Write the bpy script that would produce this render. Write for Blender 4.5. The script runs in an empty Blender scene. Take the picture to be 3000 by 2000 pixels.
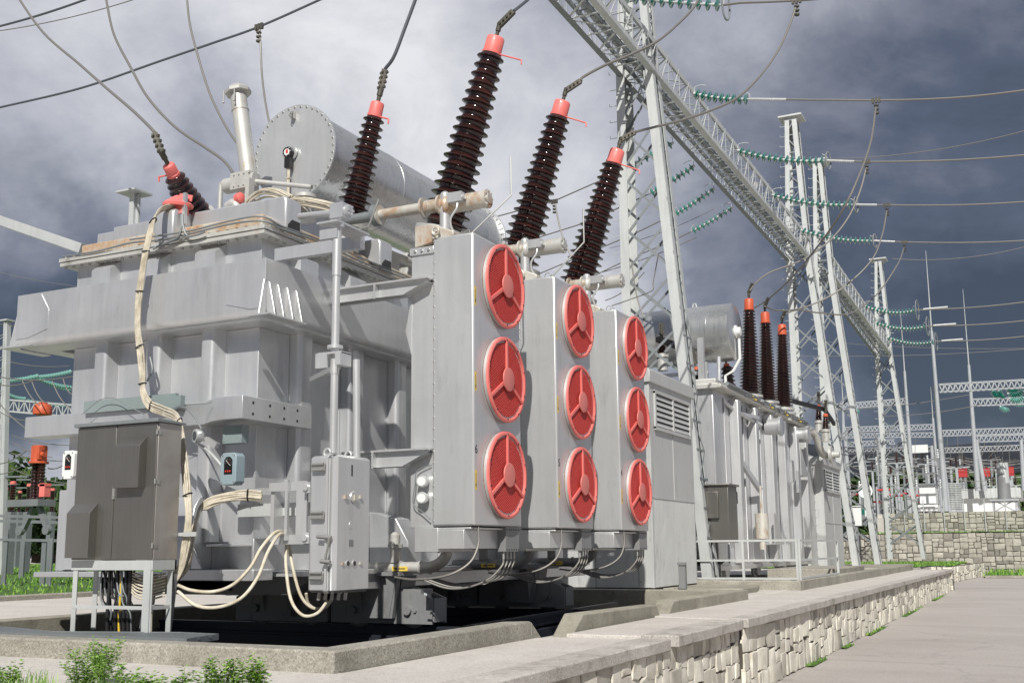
import bpy, bmesh, math, random
from mathutils import Vector, Matrix, Quaternion
R=math.radians
random.seed(7)
scene=bpy.context.scene; COL=scene.collection
# ---------------- camera solved from the vanishing points of the yard ----------------
F=3192.7; YAW,PITCH,ROLL,SH=0.45449003,0.16300728,-0.00887928,0.02789943
CAM=Vector((0,0,.85))
def _axes():
    cy,sy,cp,sp=math.cos(YAW),math.sin(YAW),math.cos(PITCH),math.sin(PITCH)
    fw=Vector((-sy*cp,cy*cp,sp)); r=Vector((cy,sy,0)); u=r.cross(fw)
    cr,sr=math.cos(ROLL),math.sin(ROLL)
    return r*cr+u*sr, u*cr-r*sr, fw
AR,AU,AF=_axes()
def ray(vx,vy):
    x=vx*1.27551; y=vy*1.27551
    return AR*((x-1500)/F)-AU*((y-1000-SH*3000)/F)+AF
def at(vx,vy,ax,val):
    d=ray(vx,vy); i='xyz'.index(ax); t=(val-CAM[i])/d[i]
    return CAM+d*t
cam=bpy.data.cameras.new('camera'); camo=bpy.data.objects.new('camera',cam); COL.objects.link(camo)
m=Matrix((AR,AU,-AF)).transposed().to_4x4(); m.translation=CAM; camo.matrix_world=m
cam.sensor_width=36; cam.lens=F/3000*36; cam.shift_y=SH; cam.clip_start=.1; cam.clip_end=4000
scene.camera=camo
# ---------------- materials ----------------
def mat(name):
    m=bpy.data.materials.new(name); m.use_nodes=True
    n=m.node_tree.nodes; l=m.node_tree.links
    b=n['Principled BSDF']; return m,n,l,b
def setin(b,**k):
    for a,v in k.items():
        a=a.replace('_',' ')
        if a in b.inputs:
            b.inputs[a].default_value=(*v,1) if isinstance(v,tuple) and len(v)==3 else v
def plain(name,col,rough=.5,metal=0,**k):
    m,n,l,b=mat(name); setin(b,Base_Color=col,Roughness=rough,Metallic=metal,**k); return m
def pos(n,l,scale=(1,1,1)):
    g=n.new('ShaderNodeNewGeometry'); mp=n.new('ShaderNodeMapping'); mp.inputs['Scale'].default_value=scale
    l.new(g.outputs['Position'],mp.inputs['Vector']); return mp.outputs['Vector']
def noise(n,l,vec,scale,detail=4,rough=.6,dist=0):
    t=n.new('ShaderNodeTexNoise'); t.inputs['Scale'].default_value=scale; t.inputs['Detail'].default_value=detail
    t.inputs['Roughness'].default_value=rough; t.inputs['Distortion'].default_value=dist
    l.new(vec,t.inputs['Vector']); return t.outputs['Fac']
def ramp(n,l,fac,stops,interp='LINEAR'):
    r=n.new('ShaderNodeValToRGB'); e=r.color_ramp; e.interpolation=interp
    while len(e.elements)<len(stops): e.elements.new(.5)
    for i,(p,c) in enumerate(stops):
        e.elements[i].position=p; e.elements[i].color=(*c,1) if not isinstance(c,(int,float)) else (c,c,c,1)
    l.new(fac,r.inputs['Fac']); return r.outputs['Color']
def mixc(n,l,fac,a,b,mode='MIX'):
    x=n.new('ShaderNodeMix'); x.data_type='RGBA'; x.blend_type=mode
    for i,v in ((0,fac),(6,a),(7,b)):
        if hasattr(v,'links'): l.new(v,x.inputs[i])
        elif isinstance(v,(int,float)): x.inputs[i].default_value=v if i==0 else (v,v,v,1)
        else: x.inputs[i].default_value=(*v,1)
    return x.outputs[2]
def mth(n,l,op,a,b=0,c=None,clamp=False):
    x=n.new('ShaderNodeMath'); x.operation=op; x.use_clamp=clamp
    for i,v in enumerate((a,b,c)):
        if v is None: continue
        if hasattr(v,'links'): l.new(v,x.inputs[i])
        else: x.inputs[i].default_value=v
    return x.outputs[0]
def bump(n,l,b,h,strength=.3,dist=.01):
    x=n.new('ShaderNodeBump'); x.inputs['Strength'].default_value=strength; x.inputs['Distance'].default_value=dist
    l.new(h,x.inputs['Height']); l.new(x.outputs['Normal'],b.inputs['Normal'])
def paint(name,c0,c1,rough=.42,metal=.5,streak=.5,dirt=.5,rust=0,bumpy=.0,dirtcol=(.16,.15,.12)):
    """weathered aluminium paint: cloudy tone, vertical rain streaks, grime, optional rust"""
    m,n,l,b=mat(name)
    v=pos(n,l); vs=pos(n,l,(9,9,.55))
    big=noise(n,l,v,1.1,5,.62,.4); st=noise(n,l,vs,1.6,6,.65)
    f=mth(n,l,'ADD',mth(n,l,'MULTIPLY',big,1-streak*.6),mth(n,l,'MULTIPLY',st,streak*.6))
    col=ramp(n,l,f,[(.3,c0),(.7,c1)])
    gr=noise(n,l,pos(n,l,(5,5,1.1)),1.3,7,.7,.3)
    gf=ramp(n,l,gr,[(.56,0),(.74,1)])
    col=mixc(n,l,mth(n,l,'MULTIPLY',gf,dirt),col,dirtcol)
    if rust:
        rn=noise(n,l,pos(n,l,(3.2,3.2,1.4)),1.7,8,.72,.2)
        rf=ramp(n,l,rn,[(.58-rust*.12,0),(.72-rust*.1,1)])
        rc=ramp(n,l,noise(n,l,v,18,4),[(.3,(.42,.35,.24)),(.7,(.40,.17,.06))])
        col=mixc(n,l,mth(n,l,'MULTIPLY',rf,min(1,.35+rust*.5)),col,rc)
    l.new(col,b.inputs['Base Color'])
    l.new(mth(n,l,'ADD',rough-.09,mth(n,l,'MULTIPLY',st,.2)),b.inputs['Roughness'])
    b.inputs['Metallic'].default_value=metal
    fine=noise(n,l,v,60,3,.6)
    bump(n,l,b,mth(n,l,'ADD',big,mth(n,l,'MULTIPLY',fine,.06)),.12+bumpy,.03)
    return m
M={}
M['silver']=paint('silver_paint',(.50,.51,.525),(.66,.67,.68),.33,.58,.5,.26)
M['silver_clean']=paint('smooth_silver_paint',(.54,.55,.555),(.66,.67,.67),.34,.55,.5,.2)
M['silver_rust']=paint('rusty_silver_paint',(.48,.47,.43),(.62,.60,.54),.5,.3,.5,.35,rust=1.0)
M['silver_dirty']=paint('dirty_silver_paint',(.42,.42,.40),(.58,.58,.55),.5,.3,.5,.75,rust=.3)
M['deepred']=plain('deep_red_paint',(.42,.035,.035),.5)
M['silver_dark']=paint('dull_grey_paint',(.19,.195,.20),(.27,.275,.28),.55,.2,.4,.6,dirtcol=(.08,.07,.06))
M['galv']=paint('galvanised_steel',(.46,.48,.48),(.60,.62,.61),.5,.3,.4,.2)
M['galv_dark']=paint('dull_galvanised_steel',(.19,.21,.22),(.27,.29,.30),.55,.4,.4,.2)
M['shedpaint']=paint('light_grey_cladding',(.44,.45,.45),(.52,.53,.52),.5,.15,.7,.42)
M['weld']=plain('weld_bead',(.60,.61,.62),.42,.5)
M['silver_cons']=paint('tank_silver_paint',(.44,.45,.455),(.62,.63,.63),.28,.78,.5,.4)
M['rim']=paint('rust_stained_rim',(.36,.33,.27),(.56,.53,.46),.6,.05,.5,.3,rust=1.25)
M['housing']=paint('fan_housing_paint',(.36,.36,.35),(.44,.44,.43),.55,.25,.3,.3)
M['bolt']=plain('bolt_steel',(.42,.42,.40),.45,.7)
def cablem(name,a,c):
    m,n,l,b=mat(name); v=pos(n,l)
    l.new(ramp(n,l,noise(n,l,v,7,6,.7),[(.35,a),(.62,c)]),b.inputs['Base Color']); setin(b,Roughness=.5); return m
M['cable']=cablem('cream_cable',(.36,.32,.24),(.60,.55,.45))
M['conduit']=cablem('cream_conduit',(.45,.39,.28),(.66,.61,.50))
M['black']=plain('black_rubber',(.012,.012,.013),.5)
M['yellow']=plain('yellow_cable',(.70,.50,.05),.5)
M['bluegrey']=paint('blue_grey_enamel',(.26,.34,.38),(.34,.43,.47),.4,.1,.3,.25)
M['boxgrey']=paint('greenish_grey_box',(.20,.25,.25),(.26,.31,.31),.5,.1,.3,.25)
M['white']=plain('white_enamel',(.72,.73,.72),.4)
M['yelmark']=plain('yellow_marking',(.75,.55,.10),.5)
M['blackmark']=plain('black_marking_and_shade',(.03,.03,.03),.5)
M['dial']=plain('dial_black',(.01,.01,.011),.25)
M['dialred']=plain('dial_red',(.55,.05,.03),.3)
M['glass']=plain('gauge_glass',(.03,.03,.03),.05,0)
M['fitting']=paint('dark_clamp_casting',(.06,.06,.05),(.13,.12,.10),.6,.5,.2,.3)
M['wire']=plain('weathered_conductor',(.20,.19,.175),.5,.3)
M['grille']=plain('red_fan_mesh',(.74,.085,.075),.5)
M['wire_dark']=plain('dark_conductor',(.10,.11,.13),.5,.3)
M['rail']=plain('dark_rail_steel',(.035,.04,.055),.45,.5)
def redpaint(name,a,b_):
    m,n,l,b=mat(name); v=pos(n,l)
    f=noise(n,l,v,3,6,.65); l.new(ramp(n,l,f,[(.35,a),(.68,b_)]),b.inputs['Base Color'])
    setin(b,Roughness=.48); b.inputs['Coat Weight'].default_value=.08
    bump(n,l,b,noise(n,l,v,30,4),.12,.01); return m
M['red']=redpaint('salmon_red_paint',(.70,.15,.135),(.82,.21,.185))
M['red_dark']=redpaint('dark_red_backing',(.20,.03,.028),(.30,.05,.045))  # dark red of the fan backing and blades
M['hub']=redpaint('pink_hub_paint',(.60,.17,.15),(.66,.20,.175))
M['orange']=redpaint('orange_red_paint',(.50,.085,.035),(.60,.12,.05))
def porcelain():
    m,n,l,b=mat('brown_porcelain'); v=pos(n,l,(1,1,.6))
    l.new(ramp(n,l,noise(n,l,v,4,4),[(.35,(.018,.008,.008)),(.7,(.048,.017,.014))]),b.inputs['Base Color'])
    setin(b,Roughness=.13); b.inputs['IOR'].default_value=1.6
    return m
M['porcelain']=porcelain()
def stainless():
    m,n,l,b=mat('brushed_stainless'); v=pos(n,l,(90,90,1.2))
    s=noise(n,l,v,1.5,3); big=noise(n,l,pos(n,l),.9,3)
    l.new(ramp(n,l,mth(n,l,'ADD',mth(n,l,'MULTIPLY',s,.35),mth(n,l,'MULTIPLY',big,.65)),[(.3,(.185,.18,.167)),(.7,(.27,.262,.242))]),b.inputs['Base Color'])
    setin(b,Metallic=.8); l.new(mth(n,l,'ADD',.32,mth(n,l,'MULTIPLY',s,.15)),b.inputs['Roughness'])
    return m
M['stainless']=stainless()
M['stainless_side_sheen']=paint('stained_sheen_stainless_side',(.30,.275,.25),(.46,.44,.42),.36,.55,.3,.25,dirtcol=(.18,.13,.09))  # cabinet body paler than the doors: its bright side reflection put into the colour
def gglass():
    m,n,l,b=mat('green_insulator_glass'); setin(b,Base_Color=(.02,.20,.15),Roughness=.08)
    b.inputs['Transmission Weight'].default_value=.25; b.inputs['IOR'].default_value=1.5
    return m
M['gglass']=gglass()
def gglass2():
    m,n,l,b=mat('pale_green_insulator_glass'); setin(b,Base_Color=(.22,.48,.43),Roughness=.1); return m
M['gglass2']=gglass2()
def concrete(name,c0,c1,agg=.6,moss=.5,scale=1.0):
    m,n,l,b=mat(name); v=pos(n,l)
    big=noise(n,l,v,1.3*scale,6,.65,.3); col=ramp(n,l,big,[(.3,c0),(.7,c1)])
    vo=n.new('ShaderNodeTexVoronoi'); vo.inputs['Scale'].default_value=75*scale; l.new(v,vo.inputs['Vector'])
    sp=ramp(n,l,vo.outputs['Color'],[(.0,.45),(.35,.85),(.75,1.15),(1,1.5)])
    col=mixc(n,l,agg,col,mixc(n,l,1.0,col,sp,'MULTIPLY'))
    gr=ramp(n,l,noise(n,l,v,4.5,8,.75),[(.52,0),(.68,1)])
    col=mixc(n,l,mth(n,l,'MULTIPLY',gr,moss),col,(.14,.125,.10))
    wh=ramp(n,l,noise(n,l,pos(n,l,(6,6,1)),3,5,.7),[(.70,0),(.76,1)])
    col=mixc(n,l,mth(n,l,'MULTIPLY',wh,.5),col,(.55,.54,.5))
    l.new(col,b.inputs['Base Color']); setin(b,Roughness=.9)
    bump(n,l,b,mth(n,l,'ADD',mth(n,l,'MULTIPLY',vo.outputs['Distance'],.6),noise(n,l,v,25*scale,5)),.45,.008)
    return m
M['curb']=concrete('aggregate_concrete',(.24,.225,.19),(.38,.36,.31),.75,.45)
M['curb_old']=concrete('stained_concrete',(.22,.21,.17),(.36,.34,.28),.3,.65)
M['slab']=concrete('pale_slab_concrete',(.48,.45,.415),(.58,.55,.51),.38,.2)
M['coping']=concrete('grey_coping_concrete',(.36,.34,.31),(.55,.52,.48),.5,.62)
def roadm():
    m,n,l,b=mat('worn_road_surface'); v=pos(n,l)
    big=noise(n,l,pos(n,l,(.35,1,1)),.55,6,.65,.4); col=ramp(n,l,big,[(.3,(.345,.315,.29)),(.7,(.43,.395,.37))])
    vo=n.new('ShaderNodeTexVoronoi'); vo.inputs['Scale'].default_value=60; l.new(v,vo.inputs['Vector'])
    col=mixc(n,l,.35,col,mixc(n,l,1.0,col,ramp(n,l,vo.outputs['Color'],[(0,.6),(1,1.35)]),'MULTIPLY'))
    # dark streaks across, painted for wire shadows and cracks; then meandering cracks
    wv=n.new('ShaderNodeTexWave'); wv.wave_type='BANDS'; wv.bands_direction='Y'; wv.inputs['Scale'].default_value=.085; wv.inputs['Distortion'].default_value=4.5; wv.inputs['Detail'].default_value=3; wv.inputs['Detail Scale'].default_value=.35
    l.new(v,wv.inputs['Vector']); shadow_crack=ramp(n,l,wv.outputs['Fac'],[(0,.0),(.988,.0),(.999,.16)])
    col=mixc(n,l,shadow_crack,col,(.17,.155,.145))
    ve=n.new('ShaderNodeTexVoronoi'); ve.feature='DISTANCE_TO_EDGE'; ve.inputs['Scale'].default_value=.22
    nz=n.new('ShaderNodeTexNoise'); nz.inputs['Scale'].default_value=1.5; nz.inputs['Detail'].default_value=6; l.new(v,nz.inputs['Vector'])
    vv=n.new('ShaderNodeVectorMath'); vv.operation='ADD'; l.new(v,vv.inputs[0]); l.new(nz.outputs['Color'],vv.inputs[1]); l.new(vv.outputs[0],ve.inputs['Vector'])
    cr=ramp(n,l,ve.outputs['Distance'],[(0,.22),(.003,.12),(.007,0)]); col=mixc(n,l,cr,col,(.12,.11,.10))
    sp=ramp(n,l,noise(n,l,v,9,3,.5),[(.70,0),(.74,1)]); col=mixc(n,l,mth(n,l,'MULTIPLY',sp,.35),col,(.2,.18,.17))
    ed=ramp(n,l,noise(n,l,pos(n,l,(1,.25,1)),1.2,6,.7),[(.5,0),(.7,1)]); col=mixc(n,l,mth(n,l,'MULTIPLY',ed,.22),col,(.42,.39,.36))
    l.new(col,b.inputs['Base Color']); setin(b,Roughness=.92); bump(n,l,b,mth(n,l,'ADD',vo.outputs['Distance'],noise(n,l,v,20,5)),.4,.006); return m
M['road']=roadm()
M['pit']=plain('dark_shaded_pit_gravel',(.012,.012,.013),.9)  # dark gravel made near black, the shade of the pit included in its colour
def stonemat(name,k=1.0):
    m,n,l,b=mat(name); v=pos(n,l)
    oi=n.new('ShaderNodeAttribute'); oi.attribute_name='tone'
    f=noise(n,l,v,5,7,.7,.3)
    col=ramp(n,l,f,[(.3,(.44*k,.41*k,.35*k)),(.5,(.60*k,.57*k,.50*k)),(.75,(.68*k,.66*k,.60*k))])
    col=mixc(n,l,1.0,col,oi.outputs['Color'],'MULTIPLY')
    d=ramp(n,l,noise(n,l,v,2.2,8,.78),[(.55,0),(.70,1)])
    col=mixc(n,l,mth(n,l,'MULTIPLY',d,.45),col,(.30*k,.26*k,.2*k))
    l.new(col,b.inputs['Base Color']); setin(b,Roughness=.9)
    bump(n,l,b,noise(n,l,v,11,8,.75),.7,.015); return m
M['stone']=stonemat('pale_limestone',1.14); M['stone_far']=stonemat('grey_limestone',.66)
M['mortar']=concrete('dark_mortar',(.05,.045,.038),(.11,.10,.08),.2,.5)
M['mortar_far']=concrete('grey_mortar',(.07,.065,.055),(.13,.12,.10),.2,.5)
def grassm():
    m,n,l,b=mat('grass'); v=pos(n,l)
    f=mth(n,l,'ADD',mth(n,l,'MULTIPLY',noise(n,l,v,.5,5),.5),mth(n,l,'MULTIPLY',noise(n,l,v,14,5,.7),.5))
    l.new(ramp(n,l,f,[(.35,(.035,.085,.012)),(.55,(.08,.17,.025)),(.7,(.14,.24,.05))]),b.inputs['Base Color']); setin(b,Roughness=.85)
    bump(n,l,b,noise(n,l,v,40,5,.8),.8,.05); return m
M['grass']=grassm()
M['blade']=plain('grass_blade',(.11,.24,.03),.6); M['leaf']=plain('weed_leaf',(.17,.33,.045),.5); M['leaf2']=plain('pale_weed_leaf',(.28,.44,.09),.5)
M['leaf'].node_tree.nodes['Principled BSDF'].inputs['Subsurface Weight'].default_value=0
M['treeleaf']=plain('tree_leaf',(.035,.075,.018),.7); M['treeleaf2']=plain('tree_leaf_pale',(.075,.13,.03),.7)
M['bark']=plain('bark',(.09,.07,.05),.9)
def hillm():
    m,n,l,b=mat('forest_hill'); v=pos(n,l)
    l.new(ramp(n,l,noise(n,l,v,.03,7,.7),[(.35,(.005,.009,.015)),(.7,(.014,.021,.028))]),b.inputs['Base Color']); setin(b,Roughness=1); return m
M['hill']=hillm()
# ---------------- mesh builder ----------------
class MB:
    def __init__(s): s.v=[]; s.f=[]; s.m=[]; s.t=[]
    def add(s,vs,fs,m=0,tone=1.0):
        o=len(s.v); s.v+= [tuple(p) for p in vs]; s.f+=[tuple(i+o for i in f) for f in fs]; s.m+=[m]*len(fs); s.t+=[tone]*len(fs)
    def box(s,x0,x1,y0,y1,z0,z1,m=0):
        x0,x1=sorted((x0,x1)); y0,y1=sorted((y0,y1)); z0,z1=sorted((z0,z1))
        s.add([(x,y,z) for z in (z0,z1) for y in (y0,y1) for x in (x0,x1)],[(0,2,3,1),(4,5,7,6),(0,1,5,4),(2,6,7,3),(0,4,6,2),(1,3,7,5)],m)
    def cbox(s,x0,x1,y0,y1,z0,z1,c=.02,m=0):
        """box with chamfered vertical edges and top/bottom edges"""
        x0,x1=sorted((x0,x1)); y0,y1=sorted((y0,y1)); z0,z1=sorted((z0,z1))
        def ring(i,z): return [(x0+c+i,y0+i,z),(x1-c-i,y0+i,z),(x1-i,y0+c+i,z),(x1-i,y1-c-i,z),(x1-c-i,y1-i,z),(x0+c+i,y1-i,z),(x0+i,y1-c-i,z),(x0+i,y0+c+i,z)]
        rings=[ring(c*.7,z0),ring(0,z0+c*.7),ring(0,z1-c*.7),ring(c*.7,z1)]
        vs=sum(rings,[]); fs=[tuple(range(7,-1,-1)),tuple(range(24,32))]
        for k in range(3):
            for i in range(8): j=(i+1)%8; fs.append((k*8+i,k*8+j,k*8+8+j,k*8+8+i))
        s.add(vs,fs,m)
    def obox(s,c,a,b,d,m=0):
        c,a,b,d=map(Vector,(c,a,b,d))
        vs=[c+a*i+b*j+d*k for k in (-1,1) for j in (-1,1) for i in (-1,1)]
        s.add(vs,[(0,2,3,1),(4,5,7,6),(0,1,5,4),(2,6,7,3),(0,4,6,2),(1,3,7,5)],m)
    def bar(s,p,q,w,h=None,up=(0,0,1),m=0):
        p,q=Vector(p),Vector(q); h=h or w; d=q-p; L=d.length
        if L<1e-6: return
        d/=L; u=Vector(up); sd=d.cross(u)
        if sd.length<.05: sd=d.cross(Vector((1,0,0)))
        sd.normalize(); uu=sd.cross(d)
        s.obox((p+q)/2,d*(L/2),sd*(w/2),uu*(h/2),m)
    def lbar(s,p,q,w,t=.012,sx=(1,0,0),sy=(0,1,0),m=0):
        """angle section from p to q: flanges along sx and sy"""
        p,q,sx,sy=map(Vector,(p,q,sx,sy)); d=(q-p)/2; c=(p+q)/2
        s.obox(c+sx*w/2,d,sx*w/2,sy*t/2,m); s.obox(c+sy*(w/2+t/2),d,sy*(w/2-t/2),sx*t/2,m)
    def prism(s,poly,plane,a0,a1,m=0):
        def P(u,v,a): return {'xy':(u,v,a),'xz':(u,a,v),'yz':(a,u,v)}[plane]
        n=len(poly); vs=[P(u,v,a0) for u,v in poly]+[P(u,v,a1) for u,v in poly]
        s.add(vs,[tuple(range(n-1,-1,-1)),tuple(range(n,2*n))]+[(i,(i+1)%n,n+(i+1)%n,n+i) for i in range(n)],m)
    def frame(s,d):
        d=Vector(d).normalized(); a=Vector((0,0,1)) if abs(d.z)<.9 else Vector((1,0,0))
        x=d.cross(a).normalized(); return x,d.cross(x).normalized(),d
    def lathe(s,p,d,prof,n=24,m=0,cap=True):
        p=Vector(p); x,y,d=s.frame(d); vs=[]
        for t,r in prof:
            for i in range(n):
                a=2*math.pi*i/n; vs.append(p+d*t+(x*math.cos(a)+y*math.sin(a))*r)
        fs=[]
        for k in range(len(prof)-1):
            for i in range(n):
                j=(i+1)%n; fs.append((k*n+i,k*n+n+i,k*n+n+j,k*n+j))
        if cap: fs+=[tuple(range(n)),tuple(range(len(vs)-1,len(vs)-n-1,-1))]
        s.add(vs,fs,m)
    def cyl(s,p,q,r0,r1=None,n=20,m=0):
        p,q=Vector(p),Vector(q); d=q-p; s.lathe(p,d,[(0,r0),(d.length,r0 if r1 is None else r1)],n,m)
    def tube(s,pts,r,n=8,m=0,cap=True):
        pts=[Vector(p) for p in pts]; N=len(pts)
        if N<2: return
        tang=[(pts[min(i+1,N-1)]-pts[max(i-1,0)]).normalized() for i in range(N)]
        x,y,_=s.frame(tang[0]); vs=[]
        for i in range(N):
            t=tang[i]; x=(x-t*x.dot(t)).normalized(); y=t.cross(x)
            rr=r[i] if isinstance(r,(list,tuple)) else r
            vs+=[pts[i]+(x*math.cos(2*math.pi*k/n)+y*math.sin(2*math.pi*k/n))*rr for k in range(n)]
        fs=[]
        for i in range(N-1):
            for k in range(n):
                j=(k+1)%n; fs.append((i*n+k,i*n+j,i*n+n+j,i*n+n+k))
        if cap: fs+=[tuple(range(n-1,-1,-1)),tuple(range(len(vs)-n,len(vs)))]
        s.add(vs,fs,m)
    def sphere(s,c,r,n=12,m=0,sz=1):
        s.lathe((c[0],c[1],c[2]-r*sz),(0,0,1),[(r*sz*(1-math.cos(math.pi*i/8)),max(1e-4,r*math.sin(math.pi*i/8))) for i in range(9)],n,m)
    def bolts(s,pts,d,r=.012,h=.012,m=0,n=6):
        d=Vector(d)
        for p in pts: s.cyl(p,Vector(p)+d*h,r,r*.85,n,m)
    def pieces(s,tol=.004):
        # loose islands, those whose boxes touch kept together
        par=list(range(len(s.v)))
        def fd(i):
            while par[i]!=i: par[i]=par[par[i]]; i=par[i]
            return i
        for f in s.f:
            for j in f[1:]:
                a,c=fd(f[0]),fd(j)
                if a!=c: par[c]=a
        isl={}
        for k,f in enumerate(s.f): isl.setdefault(fd(f[0]),[]).append(k)
        L=[]
        for ks in isl.values():
            P=[s.v[i] for k in ks for i in s.f[k]]
            L.append([ks,[min(p[a] for p in P)-tol for a in range(3)],[max(p[a] for p in P)+tol for a in range(3)]])
        ch=True
        while ch:
            ch=False
            for i in range(len(L)):
                for j in range(i+1,len(L)):
                    A,B_=L[i],L[j]
                    if all(A[1][a]<=B_[2][a] and B_[1][a]<=A[2][a] for a in range(3)):
                        A[0]+=B_[0]; A[1]=[min(A[1][a],B_[1][a]) for a in range(3)]; A[2]=[max(A[2][a],B_[2][a]) for a in range(3)]; L.pop(j); ch=True; break
                if ch: break
        out=[]
        for ks,_,_ in L:
            m=MB(); idx={}
            for k in ks:
                f=[]
                for i in s.f[k]:
                    if i not in idx: idx[i]=len(m.v); m.v.append(s.v[i])
                    f.append(idx[i])
                m.f.append(tuple(f)); m.m.append(s.m[k]); m.t.append(s.t[k])
            out.append(m)
        return out
    def split(s,name,mats,parent=None,**k):
        os_=[p.build(name,mats,parent,**k) for p in s.pieces()]
        return os_[0]
    def build(s,name,mats,parent=None,bevel=0,angle=38,shift=None):
        me=bpy.data.meshes.new(name)
        o0=Vector((0,0,0)) if shift is None else Vector(shift)
        if parent is not None: o0=o0+root_loc(parent)
        me.from_pydata([Vector(v)-o0 for v in s.v],[],s.f)
        mats=mats if isinstance(mats,(list,tuple)) else [mats]
        for mm in mats: me.materials.append(M[mm])
        me.polygons.foreach_set('material_index',s.m)
        bm=bmesh.new(); bm.from_mesh(me); bmesh.ops.recalc_face_normals(bm,faces=bm.faces); bm.to_mesh(me); bm.free()
        if any(t!=1.0 for t in s.t):
            ca=me.color_attributes.new('tone','FLOAT_COLOR','CORNER'); k=0
            for pl,t in zip(me.polygons,s.t):
                for _ in pl.vertices: ca.data[k].color=(t,t,t*.98,1); k+=1
        me.polygons.foreach_set('use_smooth',[True]*len(me.polygons))
        me.set_sharp_from_angle(angle=R(angle)); me.update()
        o=bpy.data.objects.new(name,me); COL.objects.link(o)
        if parent is not None: o.parent=parent
        elif shift is not None: o.location=shift
        if bevel:
            bv=o.modifiers.new('Bevel','BEVEL'); bv.width=bevel; bv.segments=2; bv.limit_method='ANGLE'; bv.angle_limit=R(40); bv.harden_normals=False
        return o
def root_loc(o):
    while o.parent is not None: o=o.parent
    return Vector(o.location)
def tag(o,label=None,cat=None,group=None,kind=None):
    if label: o['label']=label
    if cat: o['category']=cat
    if group: o['group']=group
    if kind: o['kind']=kind
    return o
def thing(name,label,cat,loc,group=None):
    o=bpy.data.objects.new(name,None); COL.objects.link(o); o.location=loc; o.empty_display_size=.2
    return tag(o,label,cat,group)
def lab(o,t): o['label']=t; return o
def spline(ctrl,n=10):
    P=[Vector(p) for p in ctrl]; P=[P[0]*2-P[1]]+P+[P[-1]*2-P[-2]]; out=[]
    for i in range(1,len(P)-2):
        a,b,c,d=P[i-1],P[i],P[i+1],P[i+2]
        for k in range(n):
            t=k/n; out.append(.5*((2*b)+(c-a)*t+(2*a-5*b+4*c-d)*t*t+(3*b-a-3*c+d)*t**3))
    out.append(P[-2]); return out
def sag(p,q,s,n=20):
    p,q=Vector(p),Vector(q); return [p.lerp(q,i/n)-Vector((0,0,4*s*(i/n)*(1-i/n))) for i in range(n+1)]
def vpath(pts,ax=None,val=None,v1=None):
    """points (vx,vy[,depth value]) on planes, depth interpolated from val to v1 when no own value is given"""
    out=[]
    for i,p in enumerate(pts):
        v=p[2] if len(p)>2 else (val if v1 is None else val+(v1-val)*i/(len(pts)-1))
        out.append(at(p[0],p[1],ax,v))
    return out
def textmesh(name,txt,size,mtl,parent,loc,rot,depth=.001):
    c=bpy.data.curves.new(name,'FONT'); c.body=txt; c.size=size; c.extrude=depth; c.align_x='CENTER'; c.align_y='CENTER'
    t=bpy.data.objects.new('tmp',c); me=bpy.data.meshes.new_from_object(t); bpy.data.objects.remove(t); bpy.data.curves.remove(c)
    me.name=name; me.materials.clear(); me.materials.append(M[mtl])
    o=bpy.data.objects.new(name,me); COL.objects.link(o)
    o.rotation_euler=rot
    if parent is not None: o.parent=parent; o.location=Vector(loc)-root_loc(parent)
    else: o.location=loc
    return o
# ---------------- light ----------------
SUN=Vector((.275,-.71,.645)).normalized()
sl=bpy.data.lights.new('sun','SUN'); sl.energy=5.0; sl.angle=R(.5); sl.color=(1,.965,.90)
so=bpy.data.objects.new('sun',sl); COL.objects.link(so); so.rotation_euler=SUN.to_track_quat('Z','Y').to_euler(); so.location=(0,0,40)
w=bpy.data.worlds.new('World'); scene.world=w; w.use_nodes=True
n=w.node_tree.nodes; l=w.node_tree.links; bg=n['Background']; bg.inputs['Strength'].default_value=.1
sky=n.new('ShaderNodeTexSky'); sky.sky_type='NISHITA'; sky.sun_disc=False
sky.sun_elevation=math.asin(SUN.z); sky.sun_rotation=math.atan2(SUN.x,SUN.y)
tc=n.new('ShaderNodeTexCoord'); D=tc.outputs['Generated']
def wn(scale,detail,rough,dist,st=(1,1,1),off=(0,0,0)):
    mp=n.new('ShaderNodeMapping'); mp.inputs['Scale'].default_value=st; mp.inputs['Location'].default_value=off
    l.new(D,mp.inputs['Vector']); return noise(n,l,mp.outputs['Vector'],scale,detail,rough,dist)
warp=n.new('ShaderNodeTexNoise'); warp.inputs['Scale'].default_value=2.6; warp.inputs['Detail'].default_value=6; warp.inputs['Roughness'].default_value=.58
l.new(D,warp.inputs['Vector'])
vm=n.new('ShaderNodeVectorMath'); vm.operation='SUBTRACT'; l.new(warp.outputs['Color'],vm.inputs[0]); vm.inputs[1].default_value=(.5,.5,.5)
vs=n.new('ShaderNodeVectorMath'); vs.operation='SCALE'; l.new(vm.outputs[0],vs.inputs[0]); vs.inputs['Scale'].default_value=.42
va=n.new('ShaderNodeVectorMath'); va.operation='ADD'; l.new(D,va.inputs[0]); l.new(vs.outputs[0],va.inputs[1])
vn=n.new('ShaderNodeVectorMath'); vn.operation='NORMALIZE'; l.new(va.outputs[0],vn.inputs[0]); DW=vn.outputs[0]
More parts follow.
